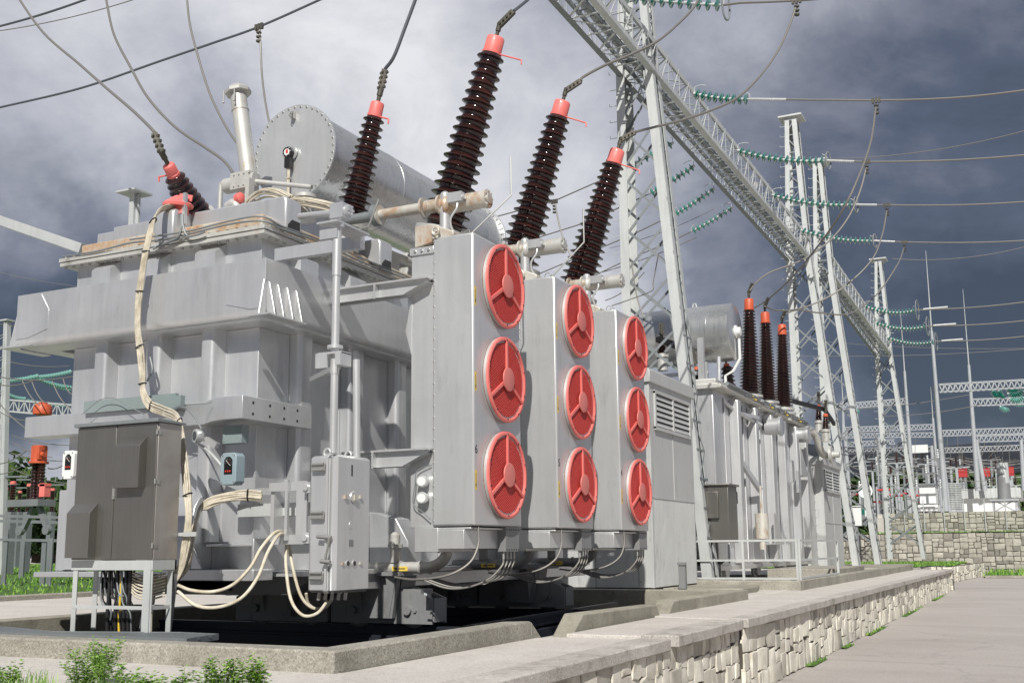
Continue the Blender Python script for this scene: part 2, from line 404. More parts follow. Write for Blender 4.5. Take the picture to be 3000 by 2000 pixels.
def blob(vx,vy,inner,outer,amt):
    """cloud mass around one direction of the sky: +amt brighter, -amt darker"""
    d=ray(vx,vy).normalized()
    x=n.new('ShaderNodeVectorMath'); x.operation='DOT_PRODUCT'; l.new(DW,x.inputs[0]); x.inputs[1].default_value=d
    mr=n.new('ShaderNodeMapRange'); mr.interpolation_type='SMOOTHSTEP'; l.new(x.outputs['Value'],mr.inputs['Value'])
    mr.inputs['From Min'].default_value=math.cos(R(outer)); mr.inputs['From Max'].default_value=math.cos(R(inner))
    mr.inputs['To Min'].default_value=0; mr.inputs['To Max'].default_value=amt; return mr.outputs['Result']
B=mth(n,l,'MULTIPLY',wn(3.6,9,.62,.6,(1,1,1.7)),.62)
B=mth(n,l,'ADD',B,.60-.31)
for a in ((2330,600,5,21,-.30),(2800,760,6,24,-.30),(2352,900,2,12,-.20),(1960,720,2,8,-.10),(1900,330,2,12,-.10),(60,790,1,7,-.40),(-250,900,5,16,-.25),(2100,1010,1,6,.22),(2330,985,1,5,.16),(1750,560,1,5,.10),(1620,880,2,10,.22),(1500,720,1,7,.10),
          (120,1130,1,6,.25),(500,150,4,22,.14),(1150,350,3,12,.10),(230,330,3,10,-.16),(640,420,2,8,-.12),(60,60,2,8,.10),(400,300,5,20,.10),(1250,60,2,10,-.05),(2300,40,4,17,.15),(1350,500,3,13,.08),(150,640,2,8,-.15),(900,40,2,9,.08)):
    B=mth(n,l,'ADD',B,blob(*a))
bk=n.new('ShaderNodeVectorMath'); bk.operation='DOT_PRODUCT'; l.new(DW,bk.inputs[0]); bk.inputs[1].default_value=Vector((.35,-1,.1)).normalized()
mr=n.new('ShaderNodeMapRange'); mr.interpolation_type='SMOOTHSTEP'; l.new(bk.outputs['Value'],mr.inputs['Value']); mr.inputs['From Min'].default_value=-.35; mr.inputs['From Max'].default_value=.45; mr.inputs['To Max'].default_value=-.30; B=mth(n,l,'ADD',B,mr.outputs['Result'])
fine=wn(11,7,.62,.3,(1,1,1.5)); B=mth(n,l,'ADD',B,mth(n,l,'MULTIPLY',mth(n,l,'SUBTRACT',fine,.5),.34))
cc=ramp(n,l,B,[(.0,(.055,.07,.105)),(.22,(.105,.125,.18)),(.42,(.235,.25,.31)),(.62,(.45,.465,.53)),(.82,(.67,.68,.73)),(1,(.88,.88,.91))])
sc=mixc(n,l,1.0,cc,(9.6,9.6,9.6),'MULTIPLY')
out=mixc(n,l,.93,sky.outputs['Color'],sc)
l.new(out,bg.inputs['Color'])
scene.view_settings.view_transform='Standard'; scene.view_settings.look='None'; scene.view_settings.exposure=0; scene.view_settings.gamma=1
scene.render.engine='CYCLES'
# ---------------- ground, slabs, kerbs, walls ----------------
def struct(o): return tag(o,kind='structure')
XW=-3.32
b=MB()
def gz(x,y):
    if x>XW-.1 and y<43: return -.98+ .17*max(0,(y-10))/31
    return -1.0 if y<60 else -.9
b.add([(-1500,-300,-1.02),(1500,-300,-1.02),(1500,2500,-1.02),(-1500,2500,-1.02)],[(0,1,2,3)])
struct(b.build('ground','road'))
b=MB()   # service road climbing gently beside the wall
ys=[-4,4,10,16,22,30,41,52,64.5]
def rz(y): return -.83+.16*(y-13.9)/27 if y<41 else -.67+.0*(y-41)
for i in range(len(ys)-1):
    b.add([(-3.0 if ys[i+1]<=41 else -9,ys[i],rz(ys[i])),(60,ys[i],rz(ys[i])),(60,ys[i+1],rz(ys[i+1])),(-3.0 if ys[i+1]<=41 else -9,ys[i+1],rz(ys[i+1]))],[(0,1,2,3)])
b.v=[(-3.45,y,z) if x==-3.0 else (x,y,z) for x,y,z in b.v]
struct(b.build('road','road'))
# terrace body: solid blocks round the transformer pit
b=MB()
b.box(-90,-3.4,-6,6.62,-1.01,-.03); b.box(-90,-10.4,6.62,60,-1.01,-.03); b.box(-4.72,-3.4,6.62,14.0,-1.01,-.03)
b.box(-4.72,-3.4,14.0,41,-1.01,-.03); b.box(-10.4,-4.72,18,50,-1.01,-.03)
struct(b.build('terrace_ground','slab'))
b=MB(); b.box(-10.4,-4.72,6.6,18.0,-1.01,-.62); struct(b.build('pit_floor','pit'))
# paved slabs (each its own level)
def slabsheet(name,poly,z,t,mt):
    b=MB(); b.prism(poly,'xy',z-t,z); o=b.build(name,mt,bevel=.012); return struct(o)
slabsheet('pavement',[(-60,1.0),(-3.62,1.0),(-3.62,10.06),(-4.34,10.06),(-4.6,9.9),(-4.6,6.62),(-60,6.62)],.0,.1,'slab')
slabsheet('pavement',[(-4.4,10.17),(-3.62,10.17),(-3.62,12.66),(-4.4,12.98)],.025,.15,'slab')
slabsheet('pavement',[(-4.62,13.02),(-4.4,13.0),(-3.45,12.72),(-3.45,41),(-4.62,41)],.034,.2,'slab')
slabsheet('pavement',[(-10.9,18.3),(-4.63,18.3),(-4.63,45),(-10.9,45)],.04,.1,'slab')
slabsheet('path',[(-17.2,6.64),(-10.46,6.64),(-10.9,60),(-17.2,60)],.004,.1,'slab')
# coping strips
def coping(y0,y1,x0,x1,z,xb=None):
    b=MB(); N=max(2,int((y1-y0)/.35)); 
    for i in range(N):
        ya,yb=y0+(y1-y0)*i/N,y0+(y1-y0)*(i+1)/N
        b.add([(x0,ya,z),(x1,ya,z),(x1,yb,z),(x0,yb,z)],[(0,1,2,3)])
    b=MB(); random.seed(int(y0*10))
    pts=[(x1+random.uniform(-.012,.01),y0+(y1-y0)*i/N) for i in range(N+1)]
    b.prism(pts+[(x0,y1),(x0,y0)],'xy',z-.11,z)
    return struct(b.build('coping','coping',bevel=.012))
coping(1.0,10.06,-3.618,-3.29,.012); coping(10.17,12.62,-3.618,-3.24,.036); coping(12.70,41.0,-3.448,-3.20,.046)
# stone-faced retaining walls
def split(x0,x1,z0,z1,mw,mh,out,rnd):
    w,h=x1-x0,z1-z0
    if w<=mw*rnd.uniform(1.0,1.8) and h<=mh*rnd.uniform(.95,1.7): out.append((x0,x1,z0,z1)); return
    if w/mw>h/mh: c=x0+w*rnd.uniform(.36,.64); split(x0,c,z0,z1,mw,mh,out,rnd); split(c,x1,z0,z1,mw,mh,out,rnd)
    else: c=z0+h*rnd.uniform(.36,.64); split(x0,x1,z0,c,mw,mh,out,rnd); split(x0,x1,c,z1,mw,mh,out,rnd)
def stonewall(name,label,P0,P1,zb0,zb1,zt,mw,mh,depth,mats,seed,thick=.3,gap=.012,proud=.04):
    """P0->P1 base line; stones stand proud of a dark mortar bed on the side to the right of P0->P1"""
    rnd=random.Random(seed); P0,P1=Vector((*P0,0)),Vector((*P1,0)); d=P1-P0; L=d.length; d/=L; nrm=Vector((d.y,-d.x,0))
    b=MB(); c=(P0+P1)/2-nrm*(thick/2)
    b.add([P0+Vector((0,0,zb0-.3)),P1+Vector((0,0,zb1-.3)),P1+Vector((0,0,zt)),P0+Vector((0,0,zt)),
           P0-nrm*thick+Vector((0,0,zb0-.3)),P1-nrm*thick+Vector((0,0,zb1-.3)),P1-nrm*thick+Vector((0,0,zt)),P0-nrm*thick+Vector((0,0,zt))],
          [(0,1,2,3),(5,4,7,6),(3,2,6,7),(1,5,6,2),(4,0,3,7),(4,5,1,0)],1)
    cells=[]; N=max(1,int(L/(mw*6)))
    for i in range(N): split(L*i/N,L*(i+1)/N,0,1,mw,mh/(zt-(zb0+zb1)/2),cells,rnd)
    for (u0,u1,s0,s1) in cells:
        g=gap*rnd.uniform(.4,1.3); pr=proud*rnd.uniform(.45,1.25); tone=rnd.choice((.62,.84,.93,1.0,1.06,1.13))*rnd.uniform(.93,1.06)
        def Z(u,s): zb=zb0+(zb1-zb0)*u/L; return zb+(zt-zb)*s
        j=lambda k=.018: rnd.uniform(-k,k)*mh/.2
        um,sm=(u0+u1)/2,(s0+s1)/2
        per=[(u0,s0),(um,s0),(u1,s0),(u1,sm),(u1,s1),(um,s1),(u0,s1),(u0,sm)]
        ring=[]
        for (u,s) in per:
            uu=u+(g if u==u0 else -g if u==u1 else 0)+(j(.012) if u!=um else j(.03)); zz=Z(u,s)+(g if s==s0 else -g if s==s1 else 0)+j(.012)
            ring.append((uu,zz))
        cu=sum(p[0] for p in ring)/8; cz=sum(p[1] for p in ring)/8
        vs=[]; tx,tz=rnd.uniform(-.06,.06),rnd.uniform(-.06,.06)
        for k,(ff,off) in enumerate(((1,-.02),(1,pr*.7),(.93,pr))):
            for (uu,zz) in ring:
                x=cu+(uu-cu)*ff+(j(.008) if k==2 else 0); z=cz+(zz-cz)*ff+(j(.008) if k==2 else 0)
                vs.append(P0+d*x+nrm*(off+((tx*(uu-cu)+tz*(zz-cz)) if k else 0))+Vector((0,0,z)))
        vs.append(P0+d*(cu+j())+nrm*(pr*rnd.uniform(.95,1.2))+Vector((0,0,cz+j())))
        fs=[]
        for k in range(2):
            for i in range(8): q=(i+1)%8; fs.append((k*8+i,k*8+q,k*8+8+q,k*8+8+i))
        fs+=[(16+i,16+(i+1)%8,24) for i in range(8)]
        b.add(vs,fs,0,tone)
    o=b.build(name,mats,angle=28); tag(o,label,'wall'); return o
stonewall('stone_wall','low retaining wall of pale limestone blocks beside the service road',(XW-.02,2.0),(XW-.02,12.66),-.93,-.84,-.075,.27,.27,.1,['stone','mortar'],3,gap=.007,proud=.02)
stonewall('stone_wall','long low limestone wall rising along the road under the far concrete coping',(XW+.03,12.665),(XW+.03,41.0),-.835,-.68,-.065,.30,.27,.1,['stone','mortar'],5,gap=.009,proud=.022)
stonewall('stone_wall','short white stone end return of the low wall past the far coping',(XW-1.4,41.03),(XW+.12,41.03),-.68,-.68,-.0,.3,.2,.1,['stone','mortar'],6,thick=.4)
# far planter and terraced walls
p=at(2252,1292,'z',-.0)
stonewall('stone_wall','low stone planter wall with grass on top beyond the road bend',(-8.3,50),(-3.9,50),-.68,-.68,-.02,.45,.3,.1,['stone','mortar'],8,thick=.4,gap=.02)
stonewall('stone_wall','side face of the far grass planter turning away from the road',(-3.9,50),(-3.2,60),-.68,-.68,-.02,.45,.3,.1,['stone','mortar'],9,thick=.3,gap=.02)
stonewall('stone_wall','tall weathered stone retaining wall below the grass strip',(-26,65),(9,65),-.7,-.7,1.52,.40,.30,.1,['stone_far','mortar_far'],10,thick=.5,gap=.02,proud=.03)
stonewall('stone_wall','upper weathered stone retaining wall in front of the white building',(-9.3,72),(9,72),1.5,1.5,2.86,.40,.30,.1,['stone_far','mortar_far'],11,thick=.5,gap=.02,proud=.03)
b=MB(); b.box(-60,60,65.4,72.2,-1,1.52); b.box(-9.8,60,72.3,400,-1,2.84); b.box(-9.8,-9.4,72,90,1.5,2.6)
struct(b.build('upper_terrace','slab'))
def grassmesh(name,x0,x1,y0,y1,z,cell,hgt,dens,mt='grass',seed=1,blades=True,slope=0):
    rnd=random.Random(seed); b=MB(); nx,ny=max(2,int((x1-x0)/cell)),max(2,int((y1-y0)/cell))
    for j in range(ny+1):
        for i in range(nx+1): b.v.append((x0+(x1-x0)*i/nx,y0+(y1-y0)*j/ny,z+rnd.uniform(0,hgt*.35)))
    for j in range(ny):
        for i in range(nx): k=j*(nx+1)+i; b.f.append((k,k+1,k+nx+2,k+nx+1)); b.m.append(0); b.t.append(1.0)
    if blades:
        for _ in range(int((x1-x0)*(y1-y0)*dens)):
            x,y=rnd.uniform(x0,x1),rnd.uniform(y0,y1); h=hgt*rnd.uniform(.4,1.2); a=rnd.uniform(0,6.28); wv=.02+hgt*.08
            dx,dy=math.cos(a)*wv,math.sin(a)*wv; lx,ly=rnd.uniform(-.4,.4)*h,rnd.uniform(-.4,.4)*h
            b.add([(x-dx,y-dy,z),(x+dx,y+dy,z),(x+lx,y+ly,z+h)],[(0,1,2)],1 if rnd.random()<.75 else 2)
    return tag(b.build(name,[mt,'blade','leaf2']),kind='stuff')
tag(grassmesh('lawn',-70,-17.4,12.0,75,.03,.8,.13,14,seed=4),'mown green lawn under the disconnector frames',None)
grassmesh('grass_strip',-12,-3.95,50.4,60,-.02,.5,.14,60,seed=5)
grassmesh('grass_strip',-26,9,65.3,71.9,1.53,.6,.16,22,seed=6)
grassmesh('grass_strip',-3.1,4,57,64.6,-.66,.5,.35,25,seed=7)
grassmesh('grass_strip',-10.5,-4.7,42.5,49.5,.03,.5,.12,50,seed=8)
for y0,y1,sd in ((16,17.2,1),(18.8,19.6,2),(21.5,24,3),(27,31,4),(34,38,5)):
    grassmesh('grass_tuft',XW+.06,XW+.16,y0,y1,rz(y0)+.005,.1,.055,170,seed=sd)
b=MB(); b.box(-17.42,-17.2,6.6,60,-.02,.10); struct(b.build('kerb','curb',bevel=.02))
b=MB(); b.box(-3.0,3,56.6,56.8,-.67,-.55); b.box(-2.9,60,64.2,64.4,-.67,-.5); struct(b.build('kerb','curb',bevel=.02))
# ---------------- concrete pit upstands ----------------
def upstand(label,poly,z0,z1,mt='curb'):
    b=MB(); b.prism(poly,'xy',z0,z1); return tag(b.build('concrete_upstand',mt,bevel=.018),label,'concrete kerb',group='concrete upstands round the transformer pits')
xo=-4.61
def xside(y): return -4.608-(y-6.53)*.016
# front + right run: one L-shaped piece ending in a sloped end
b=MB()
o=[(-14,6.66),(-8.1,6.62),(-4.608,6.53),(-4.66,9.92)]; i_=[(-14,6.90),(-8.1,6.86),(-4.86,6.79),(-4.90,9.75)]
b.prism(o+i_[::-1],'xy',-.6,.157)
# sloped end
b.add([(-4.66,9.921,-.1),(-4.90,9.751,-.1),(-4.90,9.751,.157),(-4.66,9.921,.157),(-4.67,10.30,-.1),(-4.91,10.12,-.1)],[(0,1,2,3),(0,4,5,1),(3,2,5,4),(0,3,4),(1,5,2)])
tag(b.build('concrete_upstand','curb',bevel=.016),'long speckled concrete upstand in the foreground with a sloped right end','concrete kerb',group='concrete upstands round the transformer pits')
b=MB(); ya,yb=10.72,13.1
b.prism([(ya-.42,-.1),(ya,.185),(yb,.165),(yb+.22,-.1)],'yz',-4.44,-4.66); tag(b.build('concrete_upstand','curb_old',bevel=.016),'short concrete upstand between the two rail gaps with both ends sloped','concrete kerb',group='concrete upstands round the transformer pits')
b=MB(); b.prism([(13.32,-.1),(13.72,.19),(17.55,.185),(17.55,-.1)],'yz',-4.42,-4.66); b.box(-10.4,-4.66,17.3,17.55,-.6,.183)
tag(b.build('concrete_upstand','curb_old',bevel=.016),'stained concrete upstand closing the far end of the pit below the louvred shed','concrete kerb',group='concrete upstands round the transformer pits')
b=MB(); b.box(-10.42,-10.18,6.9,17.3,-.6,.15)
tag(b.build('concrete_upstand','curb_old',bevel=.016),'mossy concrete upstand on the left of the pit behind the stainless cabinet','concrete kerb',group='concrete upstands round the transformer pits')
# tower footing and second pit
b=MB(); b.prism([(-6.9,19.2),(-5.0,19.3),(-4.95,20.3),(-5.6,23.6),(-6.9,23.6)],'xy',-.1,.14); tag(b.build('concrete_footing','curb_old',bevel=.02),'flat concrete footing under the near gantry leg beside the shed','footing')
b=MB(); b.box(-9.8,-4.36,21.3,21.55,-.3,.22); b.box(-4.36-.26,-4.36,21.55,33.6,-.3,.225)
b.box(-6.2,-4.62,26.5,31,-.3,.34)
tag(b.build('concrete_upstand','curb',bevel=.018),'concrete upstand round the second transformer behind the railing','concrete kerb',group='concrete upstands round the transformer pits')
b=MB(); b.box(-7.4,-4.4,34,40.5,-.1,.22); tag(b.build('concrete_footing','curb_old',bevel=.02),'low concrete plinth under the far louvred shed','footing')
b=MB(); b.box(-8.2,-4.7,41.5,43.2,-.1,.2); tag(b.build('concrete_footing','curb_old',bevel=.02),'concrete footing under the second gantry tower','footing')
# rails
def railmb(b,p,q,w=.07,h=.13):
    p,q=Vector(p),Vector(q); d=(q-p)/2; c=(p+q)/2; s=Vector((-d.y,d.x,0)).normalized()
    b.obox(c-Vector((0,0,.02)),d,s*w/2,Vector((0,0,.02))); b.obox(c-Vector((0,0,.075)),d,s*.012,Vector((0,0,.035))); b.obox(c-Vector((0,0,.12)),d,s*w*.95,Vector((0,0,.012)))
for yy,t in ((10.6,'dark steel rail running crossways under the near wheels'),(14.2,'dark steel rail running crossways under the far wheels')):
    for dy in (0,):
        b=MB(); railmb(b,(-10.1,yy,.03),(-4.95,yy,.03)); b.box(-10.1,-4.95,yy-.09,yy+.09,-.35,-.104); b.box(-10.1,-4.95,yy-.02,yy+.02,-.6,-.35)
        tag(b.build('rail','rail'),t,'rail')
b=MB(); railmb(b,(-5.95,10.95,.02),(-6.05,15.9,.05),.09); b.box(-6.1,-5.8,11.0,16,-.5,-.13); tag(b.build('rail','rail'),'dark rail lying lengthwise beside the pit wheels behind the concrete upstand','rail')
# hills
b=MB(); rnd=random.Random(2); N=90
pts=[]
for i in range(N+1):
    a=R(-75+150*i/N); d=620; x,y=math.sin(a)*d,math.cos(a)*d
    hgt=26+34*max(0,min(1,(i-22)/16))+5*math.sin(i*.35+1)+2.5*math.sin(i*.9)+rnd.uniform(-1,1); pts.append((x,y,hgt))
vs=[]
for x,y,h in pts: vs+=[(x*.8,y*.8,-1),(x,y,h*.8),(x*1.15,y*1.15,h*1.0),(x*1.4,y*1.4,-1)]
b.add(vs,[(4*i+k,4*i+4+k,4*i+5+k,4*i+k+1) for i in range(N) for k in range(3)])
struct(b.build('hills','hill'))
# ---------------- main transformer ----------------
T=thing('power_transformer','huge silver power transformer with nine red fans and tall brown bushings in the foreground','transformer',(-8.5,12.7,0))
XT,XL,Y0,Y1=-7.21,-9.86,8.8,16.6
# tank body with column stiffeners
b=MB(); b.box(XL,XT,Y0,Y1,.67,4.105); tank=b.build('tank',['silver'],T,bevel=.008)
def vcol(b,p0,p1,n,w0,w1,dep,z0,z1,m=0):
    """column: front width from p0 to p1 (scalars along the wall) with rounded outer edges"""
    r=.055
    prof=[(p0,0)]+[(p0+r-r*math.cos(R(a)),dep-r+r*math.sin(R(a))) for a in (0,22,45,68,90)]+[(p1-r+r*math.sin(R(a)),dep-r+r*math.cos(R(a))) for a in (0,22,45,68,90)]+[(p1+w1,0)]
    if n=='front': b.prism([(u,Y0-v) for u,v in prof],'xy',z0,z1,m)
    else: b.prism([(XT+v,u) for u,v in prof],'xy',z0,z1,m)
b=MB(); w=MB()
for a,c in ((-9.40,-9.20),(-8.64,-8.42),(-7.87,-7.68)):
    vcol(b,a,c,'front',0,.045,.15,.95,3.15); w.tube([(c+.05,Y0-.003,.97),(c+.05,Y0-.003,3.14)],.007,5)
    w.tube([(a-.01,Y0-.003,.97),(a-.01,Y0-.003,3.14)],.005,5)
for a,c in ((9.30,9.56),(10.25,10.55),(11.25,11.5),(12.4,12.7),(13.6,13.9),(14.8,15.1)):
    vcol(b,a,c,'side',0,.04,.15,.95,3.15); w.tube([(XT+.003,a-.012,.97),(XT+.003,a-.012,3.14)],.007,5)
b.split('column_stiffener','silver',T)
for x in (XT,XL): w.tube([(x+.002 if x==XT else x,Y0-.003,3.77),(x,Y0-.003,4.05)],.006,5)
w.tube([(XL+.02,Y0-.004,3.132),(XT,Y0-.004,3.132),(XT+.004,12,3.132)],.006,5)
w.split('weld_seam','weld',T)
# upper pointed stiffeners under the cover flange
b=MB()
def ustiff(c,side,w=.34):
    z0,z1=3.755,4.098
    if side=='front':
        f=lambda u,v,z:(c+u,Y0-v,z)
    else: f=lambda u,v,z:(XT+v,c+u,z)
    h=w/2
    vs=[f(-h,0,z0),f(-h+.03,.13,z0),(*f(h-.03,.13,z0),),f(h,0,z0),f(-h,0,z1),f(-h+.03,.13,z1-.10),f(h-.03,.13,z1-.10),f(h,0,z1),f(-h+.07,.02,z1),f(h-.07,.02,z1)]
    b.add([Vector(v) for v in vs],[(0,1,5,4),(1,2,6,5),(2,3,7,6),(4,5,8),(6,7,9),(5,6,9,8)])
for c in (-9.37,-8.62,-7.86): ustiff(c,'front')
for c in (9.46,10.4,11.35,12.5): ustiff(c,'side',.38)
b.split('flange_stiffener','silver',T)
# ring beam swept round the tank
def ringsweep(b,prof,xl,xr,yf,yb,m=0):
    rings=[]
    for o,z in prof: rings.append([(xl-o,yb,z),(xl-o,yf-o,z),(xr+o,yf-o,z),(xr+o,yb,z)])
    n=len(prof); vs=sum(rings,[]); fs=[]
    for k in range(n):
        q=(k+1)%n
        for i in range(3): fs.append((k*4+i,k*4+i+1,q*4+i+1,q*4+i))
    fs.append(tuple(k*4 for k in range(n))); fs.append(tuple(k*4+3 for k in range(n))); b.add(vs,fs,m)
b=MB(); r=.10; O=.335
BT,BB=3.765,3.145
prof=[(0.002,BT),(O,BT),(O,BB+r)]+[(O-r+r*math.cos(a),BB+r-r*math.sin(a)) for a in (R(20),R(40),R(60),R(80))]+[(O-r,BB),(0.002,BB)]
ringsweep(b,prof,XL-.22,XT,Y0,12.9)
beam=b.build('reinforcing_beam','silver',T)
b=MB()   # doubling plates and corner gussets on the beam
yb=Y0-O; poly=[at(520,700,'y',yb),at(521,650,'y',yb),at(545,618,'y',yb),at(611,593,'y',yb),at(611,737,'y',yb),at(574,736,'y',yb)]
poly=[(p.x,p.z) for p in poly]; poly[3]=(XT+O+.004,BT-.004); poly[4]=(XT+O+.004,BB+.11); poly[5]=(poly[5][0],BB+.11); poly[2]=(poly[2][0],BT-.02)
b.prism(poly,'xz',yb-.008,yb-.0005)
mx=XT+XL-.22; b.prism([(2*(mx/2)-x+.0,z) for x,z in poly],'xz',yb-.008,yb-.0005)
b.split('doubling_plate','silver',T)
b=MB(); g=MB(); xc=XT+O
b.prism([(xc-.14,yb-.10),(xc+.13,yb-.10),(xc+.13,yb+.52),(xc+.002,yb+.52),(xc+.002,yb-.002),(xc-.14,yb-.002)],'xy',BB+.012,BB+.03)
for y in (yb+.03,yb+.17,yb+.32,yb+.47):
    b.add([(xc+.001,y,BB+.031),(xc+.10,y,BB+.031),(xc+.02,y,BB+.37),(xc+.001,y,BB+.37),(xc+.001,y+.016,BB+.031),(xc+.10,y+.016,BB+.031),(xc+.02,y+.016,BB+.37),(xc+.001,y+.016,BB+.37)],[(0,1,2,3),(5,4,7,6),(0,4,5,1),(1,5,6,2),(2,6,7,3)])
    g.tube([(xc+.10,y+.008,BB+.033),(xc+.02,y+.008,BB+.37),(xc+.003,y+.008,BB+.38)],.0055,6)
b.add([(xc-.01,yb-.001,BB+.031),(xc-.01,yb-.09,BB+.031),(xc-.01,yb-.02,BB+.39),(xc-.01,yb-.001,BB+.39),(xc+.006,yb-.001,BB+.031),(xc+.006,yb-.09,BB+.031),(xc+.006,yb-.02,BB+.39),(xc+.006,yb-.001,BB+.39)],[(0,1,2,3),(5,4,7,6),(0,4,5,1),(1,5,6,2),(2,6,7,3)])
g.tube([(xc,yb-.09,BB+.033),(xc,yb-.02,BB+.39)],.008,6); g.tube([(xc+.002,yb-.003,BB+.39),(xc+.002,yb-.003,BT)],.007,5)
xl=XL-.22-O
b.prism([(xl-.14,yb-.1),(xl+.35,yb-.1),(xl+.35,yb-.002),(xl-.002,yb-.002),(xl-.002,yb+.5),(xl-.14,yb+.5)],'xy',BB,BB+.018)
for y in (yb+.02,yb+.3):
    b.add([(xl-.001,y,BB+.02),(xl-.13,y,BB+.02),(xl-.03,y,BB+.41),(xl-.001,y,BB+.41),(xl-.001,y+.018,BB+.02),(xl-.13,y+.018,BB+.02),(xl-.03,y+.018,BB+.41),(xl-.001,y+.018,BB+.41)],[(0,1,2,3),(5,4,7,6),(0,4,5,1),(1,5,6,2),(2,6,7,3)])
    g.tube([(xl-.13,y+.009,BB+.022),(xl-.03,y+.009,BB+.41)],.011,6)
b.split('corner_gusset','silver_clean',T); g.split('weld_seam','weld',T)
# lower band, stepping out to a drilled corner plate
b=MB(); za,zb=2.13,2.36
bx,by=-6.98,8.30
pts=[(-10.15,8.52),(-7.66,8.52),(-7.42,8.36),(-7.25,8.30),(bx,8.30),(bx,9.42),(bx-.06,9.42)]
inn=[(-10.15,8.79),(-7.4,8.79),(-7.225,8.79),(-7.205,8.79),(-7.2,8.82),(-7.2,9.42)]
out=[(-10.25,8.52),(-7.66,8.52),(-7.42,8.36),(-7.25,8.30),(bx,8.30),(bx,9.42),(XT+.003,9.42),(XT+.003,8.797),(-10.25,8.797)]
b.prism(out,'xy',za,zb); b.build('jacking_band','silver',T,bevel=.006)
b=MB()
for y in (8.46,8.72,8.95,9.17):
    for z in (2.19,2.30): b.cyl((bx+.0005,y,z),(bx+.002,y,z),.016,n=12)
b.build('bolt_hole','blackmark',T)
b=MB(); b.box(-9.3,-8.0,8.47,8.515,2.34,2.47); b.box(-8.35,-7.9,8.44,8.5,2.3,2.44); b.build('cable_tray','boxgrey',T)
# lower skirt and feet
b=MB()
def foot(x0,x1,y0,y1,z0=.66,z1=1.42):
    pass
b.box(-8.12,-6.95,8.5,8.798,.57,.68); b.box(-9.95,-8.13,8.5,8.798,.60,.655)                        # bottom flange plate
for x0,x1 in ((-8.12,-7.74),):
    b.prism([(Y0-.001,.681),(8.5,.681),(8.5,1.15),(8.53,1.30),(8.6,1.40),(Y0-.001,1.42)],'yz',x0,x1)
b.prism([(-7.739,.681),(-7.739,.93),(-7.60,.70),(-7.60,.681)],'xz',8.5,8.52)
b.box(-7.6,-7.0,8.55,8.795,.90,.93)
b.box(XT+.002,-6.66,8.9,16.4,.60,.655)
for y0,y1 in ((9.25,9.62),(10.9,11.2),(12.5,12.8),(14.2,14.5)):
    b.prism([(XT+.001,.66),(-6.68,.66),(-6.68,.95),(-6.85,1.22),(XT+.001,1.3)],'xz',y0,y1)
b.prism([(8.52,.66),(8.52,.98),(9.0,1.0),(9.2,.66)],'yz',-7.0,-6.97)
b.box(-9.9,-6.7,9.3,16.3,.44,.60); b.build('skirt','silver',T,bevel=.008)
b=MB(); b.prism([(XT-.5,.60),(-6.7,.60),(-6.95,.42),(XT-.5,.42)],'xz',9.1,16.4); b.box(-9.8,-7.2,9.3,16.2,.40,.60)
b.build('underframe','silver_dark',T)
# cover flange with bolts
b=MB()
o=.145
ringsweep(b,[(0.0,4.10),(o,4.10),(o,4.138),(0.0,4.138)],XL,XT,Y0,Y1); ringsweep(b,[(0.0,4.150),(o+.01,4.150),(o+.01,4.19),(0.0,4.19)],XL,XT,Y0,Y1); ringsweep(b,[(0.0,4.136),(o-.02,4.136),(o-.02,4.152),(0.0,4.152)],XL,XT,Y0,Y1)
b.build('cover_flange','silver_dirty',T)
b=MB()
k=0; x=XL-.1
while x<XT+.1: b.cyl((x,Y0-o+.045,4.078),(x,Y0-o+.045,4.215),.018,n=6); x+=.125
y=Y0
while y<14: b.cyl((XT+o-.045,y,4.078),(XT+o-.045,y,4.215),.018,n=6); y+=.125
tag(b.build('flange_bolts','bolt',T),kind='stuff')
# cover: rusty rim, lid and folded channel beams
b=MB(); b.box(-9.92,-7.27,8.87,16.5,4.13,4.40); b.build('cover_rim','rim',T,bevel=.02)
b=MB(); b.box(-9.75,-7.4,9.05,16.4,4.35,4.45)
for y in (8.93,): pass
b.box(-9.93,-7.15,9.1,9.32,4.36,4.60)
lid=b.build('cover_lid','silver',T,bevel=.02)
def channelX(y0,y1,xe=-7.08):
    b=MB(); t=.02
    prof=[(-9.6,4.38),(-9.6,4.62),(xe-.05,4.62),(xe-.015,4.605),(xe,4.57),(xe,4.25),(xe-.03,4.25),(xe-.22,4.25+.12),(xe-.24,4.40)]
    b.prism(prof,'xz',y0,y1); return b.build('cover_channel','silver',T,bevel=.025)
for y in (9.03,10.87,12.6,14.4): channelX(y,y+.27)
b=MB(); prof=[(16,4.38),(16,4.60),(8.80,4.60),(8.765,4.585),(8.75,4.55),(8.75,4.23),(8.78,4.23),(8.97,4.36),(8.98,4.39)]
b.prism(prof,'yz',-8.68,-8.40); b.build('cover_channel','silver',T,bevel=.025)
b=MB()   # black sheets painted for the shade in the folded channels' mouths
for y in (9.03,10.87,12.6): b.prism([(y+.03,4.252),(y+.24,4.252),(y+.24,4.37),(y+.10,4.37),(y+.03,4.30)],'yz',-7.079,-7.0785)
b.build('channel_mouth_shade','blackmark',T)
